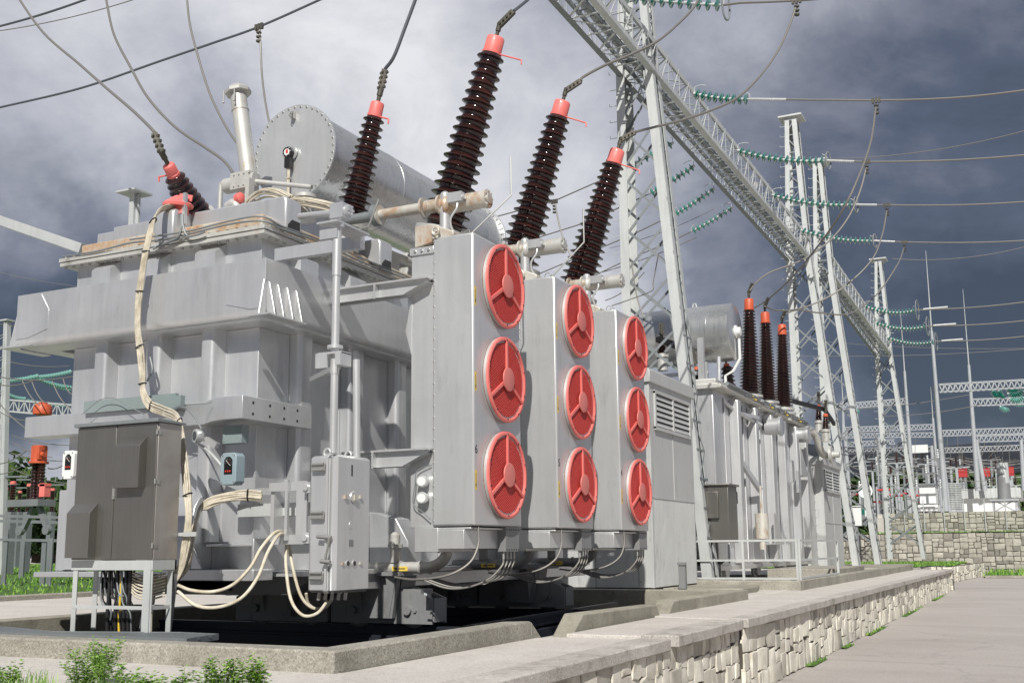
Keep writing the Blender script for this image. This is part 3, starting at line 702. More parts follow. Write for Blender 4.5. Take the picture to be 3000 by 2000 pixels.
# small cable lines along the flange
b=MB()
p=[(-9.95,8.64,4.21),(-9.4,8.63,4.20),(-8.9,8.63,4.23),(-8.5,8.64,4.21),(-8.0,8.63,4.22),(-7.5,8.64,4.25),(-7.1,8.66,4.23),(-7.03,8.9,4.20),(-7.02,9.6,4.22),(-7.02,10.4,4.19),(-7.02,11.4,4.21),(-7.02,12.2,4.20)]
b.tube(spline(p,6),.011,6); b.tube(spline([(x,y-.01,z+.035+.012*math.sin(i*2)) for i,(x,y,z) in enumerate(p[2:])],6),.010,6)
b.tube(spline(vpath([(436,535),(415,548),(390,556),(352,570)],'y',8.62),8),.012,6)
b.tube(spline(vpath([(417,492),(416,525),(408,545),(380,558),(352,572)],'y',8.6),8),.012,6); b.tube(spline(vpath([(419,492),(421,520),(430,541),(450,540),(470,533)],'y',8.6),8),.012,6)
b.build('control_cable','galv_dark',T)
# tall corner pole pieces of the far left (lifting post)
b=MB(); q=at(305,520,'y',12.5); t_=at(305,443,'y',12.5)
b.prism([(q.x-.05,12.45),(q.x+.05,12.45),(q.x+.05,12.55),(q.x-.05,12.55)],'xy',4.3,t_.z)
b.add([(q.x-.20,12.5,4.4),(q.x-.05,12.5,4.4),(q.x-.05,12.5,t_.z-.05),(q.x-.06,12.5,t_.z-.05),(q.x-.2,12.54,4.4),(q.x-.05,12.54,4.4),(q.x-.05,12.54,t_.z-.05),(q.x-.06,12.54,t_.z-.05)],[(0,1,2,3),(4,5,6,7),(0,4,7,3)])
b.add([(q.x+.16,12.5,4.4),(q.x+.05,12.5,4.4),(q.x+.05,12.5,t_.z-.05),(q.x+.10,12.5,t_.z-.05),(q.x+.16,12.54,4.4),(q.x+.05,12.54,4.4),(q.x+.05,12.54,t_.z-.05),(q.x+.10,12.54,t_.z-.05)],[(0,1,2,3),(4,5,6,7),(0,4,7,3)])
b.box(q.x-.2,q.x+.2,12.3,12.7,t_.z-.03,t_.z); b.split('support_post','galv',T)
# ---- vent pipe ----
b=MB(); P0=at(577,450,'y',10.9); P1=at(546,207,'y',10.9); ax=(P1-P0).normalized()
b.cyl(P0-ax*.5,P1,.112,.108,28); b.cyl(P1-ax*.32,P1-ax*.30,.117,n=28); b.build('vent_pipe','silver_dirty',T)
b=MB(); b.lathe(P1-ax*.06,ax,[(0,.10),(0,.175),(.04,.18),(.045,.175),(.10,.12),(.115,0.01)],8); b.build('vent_cap','silver_dirty',T)
b=MB()
for a in (.16,-.02): 
    c=P1+Vector((a-.08,-.16,-.05)); b.cyl(c,c-Vector((0,0,.16)),.008); b.sphere(c-Vector((0,0,.17)),.016,8)
b.build('cap_pin','bolt',T)
# ---- conservator ----
C0=at(678,352,'y',12.0); CY1=17.3; r=.655
b=MB(); C1=Vector((C0.x,CY1,C0.z-.0))
b.lathe(C0,(0,1,0),[(0,r),(1.9,r),(1.9,r*1.008),(1.93,r*1.008),(1.93,r),(5.3,r)],72); cons=b.build('conservator','silver_cons',T)
b=MB(); b.lathe(C0-Vector((0,.03,0)),(0,1,0),[(0,r+.055),(.028,r+.055)],72); b.build('end_plate','silver_clean',cons)
b=MB(); b.lathe((C0.x,CY1+.0,C0.z),(0,1,0),[(0,r),(0,r+.06),(.04,r+.06)],64); b.build('end_plate','silver',cons)
b=MB()
for i in range(40):
    a=2*math.pi*i/40; x,z=math.cos(a)*(r+.022),math.sin(a)*(r+.022)
    b.cyl((C0.x+x,C0.y-.045,C0.z+z),(C0.x+x,C0.y-.03,C0.z+z),.014,n=6); b.cyl((C0.x+x,CY1+.04,C0.z+z),(C0.x+x,CY1+.06,C0.z+z),.019,n=6); b.cyl((C0.x+x,CY1-.02,C0.z+z),(C0.x+x,CY1-.001,C0.z+z),.017,n=6)
tag(b.build('flange_bolts','bolt',cons),kind='stuff')
b=MB(); cc=at(670,352,'y',11.95); b.lathe(cc,(0,-1,0),[(0,.10),(.03,.10)],28,0); b.lathe(cc-Vector((.01,.03,.01)),(0,-1,0),[(0,.082),(.06,.082),(.075,.07),(.075,.052),(.065,.05)],28,1)
b.lathe(cc-Vector((.01,.095,.01)),(0,-1,0),[(0,.05),(.004,.05)],20,2); b.box(cc.x-.05,cc.x+.04,cc.y-.1,cc.y-.02,cc.z-.24,cc.z-.09,1); b.box(cc.x-.025,cc.x+.01,cc.y-.105,cc.y-.1,cc.z-.03,cc.z+.02,3)
for i in range(8): a=2*math.pi*i/8; b.cyl((cc.x-.01+.066*math.cos(a),cc.y-.105,cc.z-.01+.066*math.sin(a)),(cc.x-.01+.066*math.cos(a),cc.y-.115,cc.z-.01+.066*math.sin(a)),.008,n=6,m=0)
b.build('oil_gauge',['silver_clean','black','white','dialred'],cons)
b=MB(); b.tube([cc+Vector((-.01,-.06,-.24)),cc+Vector((-.01,-.06,-.95))],.014,6); b.tube([cc+Vector((.012,-.06,-.24)),cc+Vector((.014,-.06,-.95))],.012,6)
for z in (-.4,-.85): b.box(cc.x-.03,cc.x+.03,cc.y-.08,cc.y-.03,cc.z+z,cc.z+z+.02)
b.build('gauge_cable','cable',cons)
b=MB(); e=at(675,266,'y',11.95); b.box(e.x-.025,e.x+.025,11.9,11.968,e.z-.05,e.z+.05); b.tube([e+Vector((-.02,-.05,.04)),e+Vector((-.02,-.09,-.02)),e+Vector((0,-.09,-.05)),e+Vector((.02,-.09,-.02)),e+Vector((.02,-.05,.04))],.008,6); b.split('lifting_eye','bolt',cons)
b=MB()   # saddles
for y in (12.5,16.5): b.prism([(C0.x-.45,4.4),(C0.x+.45,4.4),(C0.x+.62,C0.z-.2),(C0.x-.62,C0.z-.2)],'xz',y,y+.1)
b.split('saddle','silver',cons)
# ---- bushings ----
def bushing(base,tip,r0,r1,nsh,label,cap=(.22,.1),horn=True,parent=T,hornside=1,capmat='red',basez=None,clampdir=None,foot=True,segs=32,shed=1.42):
    """tapered ribbed porcelain from base to tip, red cap, arcing horn and clamp; tip = top of the cap"""
    base,tip=Vector(base),Vector(tip); d=tip-base; L=d.length; d.normalize(); hc,rc=cap; Lp=L-hc
    b=MB(); prof=[(0,r0*1.02)]
    pitch=Lp/nsh
    for i in range(nsh):
        t0=pitch*i; f=(i+.5)/nsh; r=r0+(r1-r0)*f; rs=r*shed*(1 if i%1==0 else .9)
        prof+=[(t0+pitch*.18,r),(t0+pitch*.40,r*1.05),(t0+pitch*.47,rs*.97),(t0+pitch*.53,rs),(t0+pitch*.60,rs*.985),(t0+pitch*.82,r*1.08),(t0+pitch*.95,r)]
    prof.append((Lp,r1))
    b.lathe(base,d,prof,segs); o=b.build('bushing','porcelain',parent,angle=50); lab(o,label)
    b=MB(); c=base+d*Lp
    b.lathe(c,d,[(-.01,rc*.9),(0,rc*1.08),(.03,rc*1.08),(.035,rc),(hc*.88,rc*.98),(hc*.96,rc*.88),(hc,rc*.6),(hc+.012,rc*.3)],28); b.build('cap',capmat,o)
    if horn:
        x=Vector((hornside,0,0)); s=(x-d*x.dot(d)).normalized(); h=MB(); q=c+d*.01+s*rc
        e1=q+s*.27*horn+Vector((0,0,-.04*horn)); h.tube([q,q.lerp(e1,.95),e1,e1-Vector((0,0,.05))-d*.01],.011,8); h.build('arcing_horn',capmat,o)
    k=MB(); t=tip
    k.cyl(t,t+d*.10,.026,n=10); k.cyl(t+d*.08,t+d*.2,.036,n=8)
    e=(Vector(clampdir) if clampdir else d).normalized(); t2=t+d*.16
    k.bar(t2,t2+e*.26,.055,.075)
    for i in range(4):
        p=t2+e*(.03+.065*i); k.bar(p-Vector((.055,0,0)),p+Vector((.055,0,0)),.03); k.bar(p-Vector((0,.05,.01)),p+Vector((0,.05,.01)),.022)
    k.build('terminal_clamp','fitting',o)
    if foot:
        f=MB(); f.lathe(base-d*.03,d,[(-.35,r0*1.25),(-.06,r0*1.25),(-.06,r0*1.6),(0,r0*1.6),(0,r0*1.1),(.03,r0*1.1)],32); f.build('turret','silver_dirty',o)
    return o,t2+e*.27
y1=12.3
hv=[]
for k,(vt,vb,ys) in enumerate((((1140,85),(1035,468),1.0),((1293,232),(1198,570),1.162),((1419,343),(1330,645),1.305))):
    yy=y1*ys; tp=at(*vt,'y',yy); bs=at(*vb,'y',yy); dd=(bs-tp).normalized(); bs=bs+dd*(.35,.25,.2)[k]
    cd=[(.9,.1,.75),(.85,.2,.5),(.85,.2,.4)][k]
    o,e=bushing(bs,tp,.235,.13,19,'brown porcelain bushing %s'%('nearest the vent and the tallest in view','standing between the other two tall ones','farthest of the three tall ones, before the gantry leg')[k],cap=(.245,.125),clampdir=cd,horn=1.25,shed=1.40)
    hv.append(e)
tp=at(868,235,'y',10.6); bs=at(805,505,'y',10.6)
o,lve=bushing(bs,tp,.145,.085,14,'slim brown bushing rising in front of the conservator',cap=(.19,.085),clampdir=(.12,.1,.9),horn=.45,shed=1.5)
b=MB(); b.lathe(bs-Vector((.0,0,.04)),(tp-bs),[(-.01,.15),(0,.17),(.02,.17),(.10,.10),(.11,.09)],24); b.build('red_collar','red',o)
tp=at(386,378,'y',9.35); bs=at(447,492,'y',9.95)
o,sme=bushing(bs,tp,.15,.085,7,'short brown bushing leaning left over the front edge',cap=(.16,.075),clampdir=(-.3,-.2,.9),horn=.5,hornside=-1,shed=1.42)
# red pressure-relief bell
b=MB(); c=at(409,462,'y',8.9); b.lathe(c-Vector((0,0,.07)),(.1,-.05,1),[(0,.12),(.0,.165),(.03,.17),(.12,.05),(.13,.03)],28); b.bar(c+Vector((.02,0,.05)),c+Vector((.16,.05,.02)),.02,.07); b.box(c.x+.02,c.x+.12,8.84,8.95,c.z-.17,c.z-.04)
b.box(c.x+.12,c.x+.16,8.84,8.88,c.z-.3,c.z+.06,1)
b.build('relief_bell',['red','silver'],T)
# ---- cover-top machinery (gearboxes, shafts) ----
b=MB()
def gear(p,s=.1):
    p=Vector(p); b.box(p.x-s,p.x+s,p.y-s,p.y+s,p.z-s,p.z+s); b.lathe(p+Vector((s,0,0)),(1,0,0),[(0,s*.75),(.04,s*.75),(.05,s*.4)],16)
    for i in range(6): a=i*math.pi/3; b.cyl(p+Vector((s+.03,s*.55*math.cos(a),s*.55*math.sin(a))),p+Vector((s+.055,s*.55*math.cos(a),s*.55*math.sin(a))),.012,n=6)
g1=at(782,487,'y',8.5); gear(g1,.075)
b.cyl(at(690,497,'y',8.9),g1-Vector((.07,0,0)),.035,n=16)
b.cyl(g1-Vector((0,0,.2)),g1,.03,n=12)
b.build('gearbox','silver',T)
b=MB(); q=at(775,520,'y',8.4); b.box(-7.0,q.x+.03,8.75,8.83,q.z-.13,q.z+.0); b.box(q.x-.1,q.x+.14,8.2,8.75,q.z-.02,q.z+.0); b.box(q.x-.1,q.x+.1,8.25,8.3,q.z-.16,q.z-.02)
b.build('bracket','silver',T)
b=MB(); A=at(775,523,'y',8.3); Bp=at(765,1040,'y',8.3); J=A.lerp(Bp,.56)
b.cyl(A,A.lerp(Bp,.22),.043,n=20); b.cyl(A.lerp(Bp,.22),J,.037,n=20); b.cyl(J,J.lerp(Bp,.22),.041,n=20); b.cyl(J.lerp(Bp,.22),Bp,.036,n=20)
b.cyl(J+Vector((0,0,.03)),J+Vector((0,0,.06)),.075,n=16); b.cyl(A+Vector((0,0,.0)),A+Vector((0,0,.05)),.07,n=16)
b.box(J.x-.14,J.x+.13,8.22,8.38,J.z-.03,J.z-.01); b.box(J.x-.15,J.x-.02,8.2,8.22,J.z-.16,J.z-.02); b.box(J.x+.07,J.x+.13,8.2,8.38,J.z-.14,J.z-.02); b.bar((J.x-.1,8.5,J.z-.1),(-6.9,9.3,J.z-.05),.05)
b.build('drive_shaft','silver_clean',T)
b=MB(); b.cyl(Vector((-5.72,8.42,1.7)),Vector((-5.74,8.42,2.62)),.034,n=16); b.build('drive_shaft','silver_clean',T)
# tap-changer clutter left of the conservator
b=MB(); p=at(545,420,'y',10.5)
b.cyl(p-Vector((.18,0,.02)),p-Vector((.02,0,.02)),.10,n=16); b.box(p.x-.03,p.x+.27,10.4,10.6,p.z-.12,p.z+.10); b.cyl(p+Vector((.25,0,0)),p+Vector((.31,0,0)),.09,n=16); b.cyl(p+Vector((.3,0,-.03)),p+Vector((1.1,.1,-.2)),.03,n=10)
b.tube(spline([p+Vector((-.12,0,.05)),p+Vector((-.24,0,.03)),p+Vector((-.27,0,-.05)),p+Vector((-.27,0,-.6))],5),.032,10)
b.tube(spline([p+Vector((-.05,-.1,-.35)),p+Vector((.05,-.1,-.32)),p+Vector((.12,-.1,-.45)),p+Vector((.12,-.1,-.7))],5),.07,12)
b.bolts([p+Vector((.03+.08*i,-.1,.07-.15*j)) for i in range(4) for j in range(2)],(0,-1,0),.014,.015)
b.sphere(p+Vector((.02,-.02,.0)),.08,10); b.box(p.x+.3,p.x+.36,10.3,10.4,p.z-.4,p.z-.05)
b.build('tap_changer_head','silver_dirty',T)
b=MB(); q=at(551,455,'y',10.4); b.lathe(q,(1,-.2,.1),[(-.05,.03),(-.04,.07),(.03,.07),(.05,.04)],14); b.cyl(q,q-Vector((0,0,.15)),.02,n=8); b.build('red_valve','red',T)
b=MB()
for k,(dz,dy) in enumerate(((0,0),(.03,.05),(-.03,.02),(.05,.1),(-.05,.08))):
    b.tube(spline([v+Vector((0,dy,dz)) for v in vpath([(562,470),(575,452),(600,438),(630,441),(660,455)],'y',9.6)],6),.014,6)
    b.tube(spline([v+Vector((0,dy,dz)) for v in vpath([(640,460),(680,458),(720,464),(755,473),(775,484)],'y',9.7)],6),.014,6)
b.build('cover_cables','cable',T)
b=MB(); p=at(700,478,'y',9.9); b.lathe(p-Vector((0,0,.15)),(0,0,1),[(0,.13),(.05,.13),(.06,.10),(.25,.10),(.26,.14),(.30,.14)],20); p=at(836,540,'y',11.6); b.box(p.x-.4,p.x+.3,11.4,12,4.4,4.75); b.lathe((p.x,12.9,4.4),(0,0,1),[(0,.35),(.4,.35),(.41,.45),(.5,.45)],24)
b.cyl((-7.6,11.4,4.7),(-7.6,16,4.9),.06,n=14); b.build('cover_fittings','silver_dirty',T)
b=MB(); b.tube(vpath([(870,458),(847,520),(800,533)],'y',9.9),.012,6); b.build('conduit_rod','bolt',T)
# ---- radiators ----
XF=-5.2
rad_y=[(9.75,10.86),(11.85,12.96),(13.97,15.08)]; zb_,zt_=1.09,4.14
fan_mesh={}
def make_fan(cx,cy,cz):
    """x = face plane, one fan: housing ring, grille, hub"""
    f=MB(); f.lathe((cx,cy,cz),(1,0,0),[(0,.458),(.04,.452),(.04,.40)],56,0,cap=False); f.lathe((cx+.001,cy,cz),(1,0,0),[(0,.46),(.003,.46)],40,1)
    fo=f.build('fan',['housing','red_dark'],T)
    g=MB(); g.lathe((cx+.04,cy,cz),(1,0,0),[(0,.465),(.02,.462),(.024,.455),(.024,.43),(.018,.424),(0,.424)],64,0,cap=False)
    for i in range(3):
        a=R(90+120*i); c,s=math.cos(a),math.sin(a); g.bar((cx+.056,cy+c*.10,cz+s*.10),(cx+.056,cy+c*.43,cz+s*.43),.032,.02,up=(1,0,0)); 
    for i in range(10): a=R(18+36*i); g.cyl((cx+.064,cy+.43*math.cos(a),cz+.43*math.sin(a)),(cx+.067,cy+.43*math.cos(a),cz+.43*math.sin(a)),.011,n=6,m=1)
    g.build('guard_ring',['red','blackmark'],fo)
    h=MB(); h.lathe((cx+.071,cy,cz),(1,0,0),[(0,.13),(.012,.128),(.014,.12)],36); h.build('hub','hub',fo)
    q=MB(); rr=.40; s_=.026; N=int(rr/s_)+1
    for k in range(-N*2,N*2+1):
        off=k*s_*.9
        if abs(off)>=rr: continue
        hh=math.sqrt(rr*rr-off*off)
        for sg in (1,-1):
            u=Vector((0,math.cos(R(30)),sg*math.sin(R(30)))); v=Vector((0,-u.z,u.y)); c=Vector((cx+.046,cy,cz))+v*off
            q.bar(c-u*hh,c+u*hh,.0065,.004,up=(1,0,0))
    q.build('grille','grille',fo)
    # dark red blades behind the mesh
    bl=MB(); ph=(cy*37+cz*91)%60
    for i in range(6):
        a=R(60*i+ph); c,s=math.cos(a),math.sin(a); t=Vector((0,-s,c))
        o=Vector((cx,cy,cz)); p1=o+Vector((.022,c*.1,s*.1)); p2=o+Vector((.022,c*.38,s*.38))
        bl.add([p1-t*.05-Vector((.012,0,0)),p1+t*.05+Vector((.012,0,0)),p2+t*.12+Vector((.014,0,0)),p2-t*.1-Vector((.014,0,0))],[(0,1,2,3)])
    bl.build('blades','red_dark',fo)
    return fo
def make_radiator(i,ya,yb):
    b=MB(); b.box(XF-.49,XF,ya,yb,zb_,zt_)
    ro=b.build('radiator','silver_clean',T,bevel=.02); lab(ro,'radiator housing with three red fans, %s'%('nearest and numbered 6','middle one numbered 5','farthest one numbered 4')[i])
    b=MB(); x0=XF-.77
    b.box(x0,XF-.492,ya+.03,yb-.03,zb_-.01,zt_-.08)
    b.box(x0-.02,XF-.49,ya+.015,ya+.03,zt_-.16,zt_-.08); 
    b.prism([(x0+.005,2.9),(x0-.07,3.15),(x0-.07,3.17),(x0+.02,3.6)],'xz',ya+.02,ya+.03)
    b.build('cooler_core','silver_clean',ro,bevel=.006)
    b=MB()
    for k in range(26):
        z=zb_+.06+k*.118; b.cyl((XF-.475,ya-.008,z),(XF-.475,ya+.002,z),.009,n=6)
    for k in range(3): b.cyl((XF-.72+k*.085,ya+.0,zt_-.12),(XF-.72+k*.085,ya+.02,zt_-.12),.016,n=6)
    b.box(x0,XF-.49,ya+.016,ya+.03,zt_-.165,zt_-.155); b.build('panel_bolts','bolt',ro)
    b=MB(); b.prism([(x0+.04,zt_-.08),(x0+.04,zt_+.16),(XF-.5,zt_+.16),(XF-.25,zt_+.05),(XF-.25,zt_+.005)],'xz',ya+.02,ya+.5); b.box(XF-.50,XF-.46,ya-.02,ya+.05,zt_-.02,zt_+.06)
    b.build('header_box','silver_rust',ro,bevel=.01)
    b=MB(); b.tube([(XF-.44+.04*math.cos(a),ya-.03,zt_+.06+.04*math.sin(a)) for a in [R(30*j) for j in range(13)]],.014,8); b.split('lifting_eye','silver_rust',ro)
    b=MB()   # bottom collectors
    b.box(XF-.70,XF-.42,ya-.0,yb-.25,.83,zb_-.012); b.box(XF-.72,XF-.05,ya+.02,yb-.02,zb_-.035,zb_-.013); b.box(XF-.62,XF-.12,ya-.0+.003,yb-.2,.86,zb_-.036)
    b.build('collector_box','silver_clean',ro,bevel=.006)
    b=MB(); b.box(XF-.12,XF-.02,yb-.36,yb-.04,.83,zb_-.002); b.box(XF-.45,XF-.13,yb-.34,yb-.06,.85,zb_-.002)
    for k in range(6):
        for z in (.85,zb_-.03): b.cyl((XF-.02,yb-.34+.056*k,z),(XF-.012,yb-.34+.056*k,z),.007,n=6,m=1)
    b.build('junction_box',['silver_dark','blackmark'],ro)
    b=MB()
    for k in range(4):
        y=yb-.32+.085*k; b.cyl((XF-.07,y,.83),(XF-.07,y,.75),.014,n=8,m=1)
        b.tube(spline([(XF-.07,y,.76),(XF-.08,y-.02,.68),(XF-.16,y-.16+.02*k,.55),(XF-.30,y-.34,.47+.012*k),(XF-.48,y-.5,.46+.01*k),(XF-.75,y-.6,.56)],7),.011,7)
    b.build('fan_cables',['wire','bolt'],ro)  # cables in dark wire colour, the shade under the radiator painted in
    b=MB(); b.tube(spline([(XF-.02,ya+.12,1.08),(XF-.01,ya+.10,.9),(XF-.06,ya+.0,.72),(XF-.25,ya-.12,.60),(XF-.6,ya-.15,.56),(XF-.9,ya-.05,.58)],8),.012,6); b.build('loop_cable','wire',ro)  # same darkened colour, standing in for the shade below the housing
    # pipe elbow
    b=MB(); yc=ya+.62; xp=XF-.62
    path=[(-6.95,yc,.665),(-6.35,yc,.665),(-6.15,yc,.665),(-6.03,yc,.68),(-5.93,yc,.73),(-5.875,yc,.80),(-5.865,yc,.87)]
    b.tube(spline(path,5),.062,20); b.lathe((-5.865,yc,.865),(0,0,1),[(0,.11),(.022,.11)],24,1); b.lathe((-5.865,yc,.835),(0,0,1),[(0,.11),(.022,.11)],24,1)
    b.lathe((-6.52,yc,.72),(0,0,1),[(0,.06),(.16,.06),(.16,.085),(.2,.085),(.2,.055),(.3,.055),(.33,.03)],16,0); b.cyl((-6.52,yc-.06,.93),(-6.52,yc-.09,.93),.03,n=12)
    for k in range(8): a=R(45*k); b.cyl((-5.865+.095*math.cos(a),yc+.095*math.sin(a),.82),(-5.865+.095*math.cos(a),yc+.095*math.sin(a),.90),.009,n=6,m=1)
    for x in (-6.45,-6.2): b.lathe((x,yc,.665),(1,0,0),[(0,.075),(.02,.075)],20,0)
    b.box(-6.52,-6.32,yc-.066,yc-.062,.63,.68,2); b.prism([(-6.50,.655),(-6.45,.672),(-6.45,.66),(-6.35,.66),(-6.35,.65),(-6.45,.65),(-6.45,.638)],'xz',yc-.068,yc-.0662,3)
    b.build('oil_pipe',['silver_dark' if i else 'silver_dirty','silver_rust','yelmark','blackmark'],T)
    # top pipe with motor valve
    b=MB(); yc=ya+.56; z=4.70
    ln=[(-6.95,.06),(-6.9,.06)]
    b.cyl((-7.2,yc,z),(-6.76,yc,z),.062,n=18,m=1); b.lathe((-6.80,yc,z),(1,0,0),[(0,.13),(.04,.13),(.045,.12),(.06,.12)],24,1)
    b.cyl((-6.74,yc,z),(-6.15,yc,z),.062,n=20,m=0)
    for x in (-6.74,-6.15,-5.93): b.lathe((x,yc,z),(1,0,0),[(0,.115),(.025,.115)],24,0)
    b.lathe((-6.12,yc,z),(1,0,0),[(k*.012,.078 if k%2 else .062) for k in range(16)],20,0)
    b.cyl((-5.93,yc,z),(-5.82,yc,z),.07,n=20); b.build('oil_pipe',['silver_rust','galv_dark'],T)
    b=MB(); b.cyl((-5.80,yc,z-.02),(-5.34,yc,z-.02),.098,n=28); b.lathe((-5.34,yc,z-.02),(1,0,0),[(0,.107),(.03,.107),(.035,.06),(.05,.06)],28)
    b.lathe((-5.80,yc,z-.02),(-1,0,0),[(0,.098),(.02,.11),(.04,.11)],24)
    for k in range(8): a=R(45*k+10); b.cyl((-5.31,yc+.085*math.cos(a),z-.02+.085*math.sin(a)),(-5.295,yc+.085*math.cos(a),z-.02+.085*math.sin(a)),.012,n=6)
    b.build('valve_motor','silver_rust' if i<1 else 'silver_dirty',T)
    b=MB(); b.cyl((-5.86,yc,z+.10),(-5.86,yc,4.22),.06,n=18); b.sphere((-5.86,yc,z+.09),.06,14); b.lathe((-5.86,yc,4.16),(0,0,1),[(0,.12),(.03,.12),(.035,.10),(.05,.10),(.08,.065)],22)
    b.box(-5.74,-5.56,yc-.17,yc-.09,z-.05,z+.06); b.lathe((-5.56,yc-.13,z+.0),(1,0,0),[(0,.03),(.03,.03)],10)
    b.tube(spline([(-5.62,yc-.14,z-.05),(-5.63,yc-.15,z-.13),(-5.70,yc-.16,z-.24),(-5.69,yc-.13,z-.36),(-5.60,yc-.1,z-.45),(-5.45,yc-.05,zt_+.02)],6),.013,8,0)
    b.build('valve_body','silver_clean',T)
    # thin bent wire rail on top
    b=MB(); k0=Vector((XF-.1,ya+.1,zt_)); b.tube([k0,k0+Vector((.25,.5,.55)),k0+Vector((.24,.52,1.0))],.010,6) if i<2 else None
    b.tube([k0+Vector((-.1+.05*math.cos(a)*1,.1+.02*a,.06+.05*math.sin(a))) for a in [R(30*j) for j in range(20)]],.005,5); b.build('wire_guide','bolt',ro)
    # support brackets
    if i<3:
        b=MB()
        for zt2,zz in ((3.70,3.53),(1.89,1.71)):
            dy=ya-.05
            b.prism([(-6.99,zt2-.02),(XF-.5,zt2-.02),(XF-.5,zt2-.035),(-5.99,zz),(-6.99,zz)],'xz',dy,dy+.02)
            b.box(-6.99,XF-.492,dy-.06,dy+.10,zt2-.02,zt2); b.add([(-6.99,dy-.06,zz),(-5.99,dy-.06,zz),(XF-.5,dy-.06,zt2-.05),(XF-.5,dy+.1,zt2-.05),(-5.99,dy+.1,zz),(-6.99,dy+.1,zz)],[(0,1,4,5),(1,2,3,4)])
            b.box(-6.36,-6.34,dy-.07,dy-.001,zz-.01,zt2-.021); b.bolts([(-6.38,dy-.02,zt2-.04),(-6.38,dy-.02,zz+.03)],(-1,0,0),.014,.02)
        b.split('bracket','silver_clean',T)
    # numbers and arrows
    yl=ya+.035
    for k,zz in enumerate((3.46,2.56,1.55)):
        b=MB(); b.box(XF+.0005,XF+.0015,yl-.018,yl+.022,zz-.10,zz+.10); b.prism([(yl+.002,zz-.085),(yl-.012,zz-.04),(yl-.002,zz-.04),(yl-.002,zz+.07),(yl+.006,zz+.07),(yl+.006,zz-.04),(yl+.016,zz-.04)],'yz',XF+.0017,XF+.0023,1)
        b.build('flow_arrow',['yelmark','blackmark'],ro)
    textmesh('number',str(6-i),.125,'blackmark',ro,(XF+.0012,yl+.01,1.86),(R(90),0,R(90)))
    # gauges on the end panel
    if i<2:
        b=MB()
        for zz in (1.55,1.38):
            b.lathe((XF-.60,ya+.03,zz),(.25,-1,0),[(0,.03),(.03,.06),(.10,.065),(.11,.055)],24,0); 
            c=Vector((XF-.60,ya+.03,zz))+Vector((.25,-1,0)).normalized()*.111; b.lathe(c,(.25,-1,0),[(0,.045),(.002,.045)],20,1)
        b.tube(spline([(XF-.5,ya,1.72),(XF-.66,ya-.02,1.66),(XF-.68,ya-.03,1.5),(XF-.7,ya-.03,1.33),(XF-.6,ya-.03,1.25),(XF-.5,ya-.02,1.16)],5),.006,5,2)
        b.build('flow_gauge',['silver_clean','white','galv_dark'],ro)
    return ro
FZ=(3.685,2.655,1.63)
for i,(ya,yb) in enumerate(rad_y):
    make_radiator(i,ya,yb)
    for z in FZ: make_fan(XF,ya+.655,z)
# ---- bogies ----
def bogie(xc,yc,dark='silver_dark'):
    L=.66; b=MB(); out=[(-L,.06),(L,.06),(L,.33),(.42,.42),(.2,.44),(-.2,.44),(-.42,.42),(-L,.33)]
    b.prism([(xc+u,v) for u,v in out],'xz',yc-.16,yc-.13); b.prism([(xc+u,v) for u,v in out],'xz',yc+.13,yc+.16); b.box(xc+L-.02,xc+L+.012,yc-.13,yc+.13,.08,.33); b.box(xc-L,xc-L+.03,yc-.13,yc+.13,.08,.33)
    b.box(xc-.5,xc+.5,yc-.13,yc+.13,.30,.43)
    for dx in (-.36,.0,.36): b.cyl((xc+dx,yc-.2,.2),(xc+dx,yc-.16,.2),.045,n=18)
    for dx in (-.27,.45): b.cyl((xc+dx,yc-.18,.2),(xc+dx,yc-.16,.2),.02,n=8)
    o=b.build('bogie',dark,T)
    b=MB(); b.prism([(xc-.28,.64),(xc+.28,.64),(xc+.2,.12),(xc-.2,.12)],'xz',yc-.24,yc-.17); b.prism([(xc-.26,.64),(xc+.26,.64),(xc+.2,.3),(xc-.2,.3)],'xz',yc-.1,yc+.2)
    for dx in (-.17,0.17): b.add([(xc+dx*1.5,yc-.25,.6),(xc+dx,yc-.25,.13),(xc+dx,yc-.33,.6),(xc+dx*1.4+.02,yc-.25,.6)],[(0,1,2),(1,2,3)])
    b.box(xc-.36,xc+.36,yc-.35,yc+.35,.58,.62); b.build('pivot','silver_dark',o)
    b=MB()
    for dx in (-.36,.36): b.lathe((xc+dx,yc-.065,.235),(0,1,0),[(0,.13),(0,.2),(.02,.225),(.03,.205),(.12,.20),(.13,.18),(.13,.1)],40)
    b.build('wheel','galv_dark',o); return o
for yc in (10.6,14.2):
    for xc in (-6.75,-8.12): bogie(xc,yc)
# ---- motor drive cabinet at the near corner ----
x0,x1,y0,y1=-5.985,-5.665,8.02,8.58; z0,z1=.49,1.70
b=MB(); b.cbox(x0,x1-.09,y0+.03,y1-.02,z0,z1,.03); db=b.build('drive_box','silver',T,bevel=.006)
b=MB(); b.cbox(x1-.115,x1-.085,y0-.0,y1+.01,z0-.005,z1+.005,.03); b.cbox(x1-.083,x1,y0,y1+.01,z0-.005,z1+.005,.035); b.build('door','silver_clean',db,bevel=.006)
b=MB()
for z in (1.60,1.17,.64): b.box(x0+.05,x0+.2,y0-.0,y0+.03,z-.04,z+.02,0); b.cyl((x0+.06,y0-.01,z+.02),(x0+.19,y0-.01,z+.02),.012,n=8,m=0); b.cyl((x0+.06,y0-.01,z-.03),(x0+.19,y0-.01,z-.03),.012,n=8)
b.split('hinge','bolt',db)
b=MB(); b.cyl((x1-.17,y0-.03,.98),(x1-.02,y0-.03,.965),.018,n=12); b.bar((x1-.03,y0-.04,.96),(x1-.075,y0-.04,.77),.022,.012); b.cyl((x1-.12,y0-.04,.765),(x1-.02,y0-.04,.755),.020,n=12); b.build('crank_handle','bolt',db)
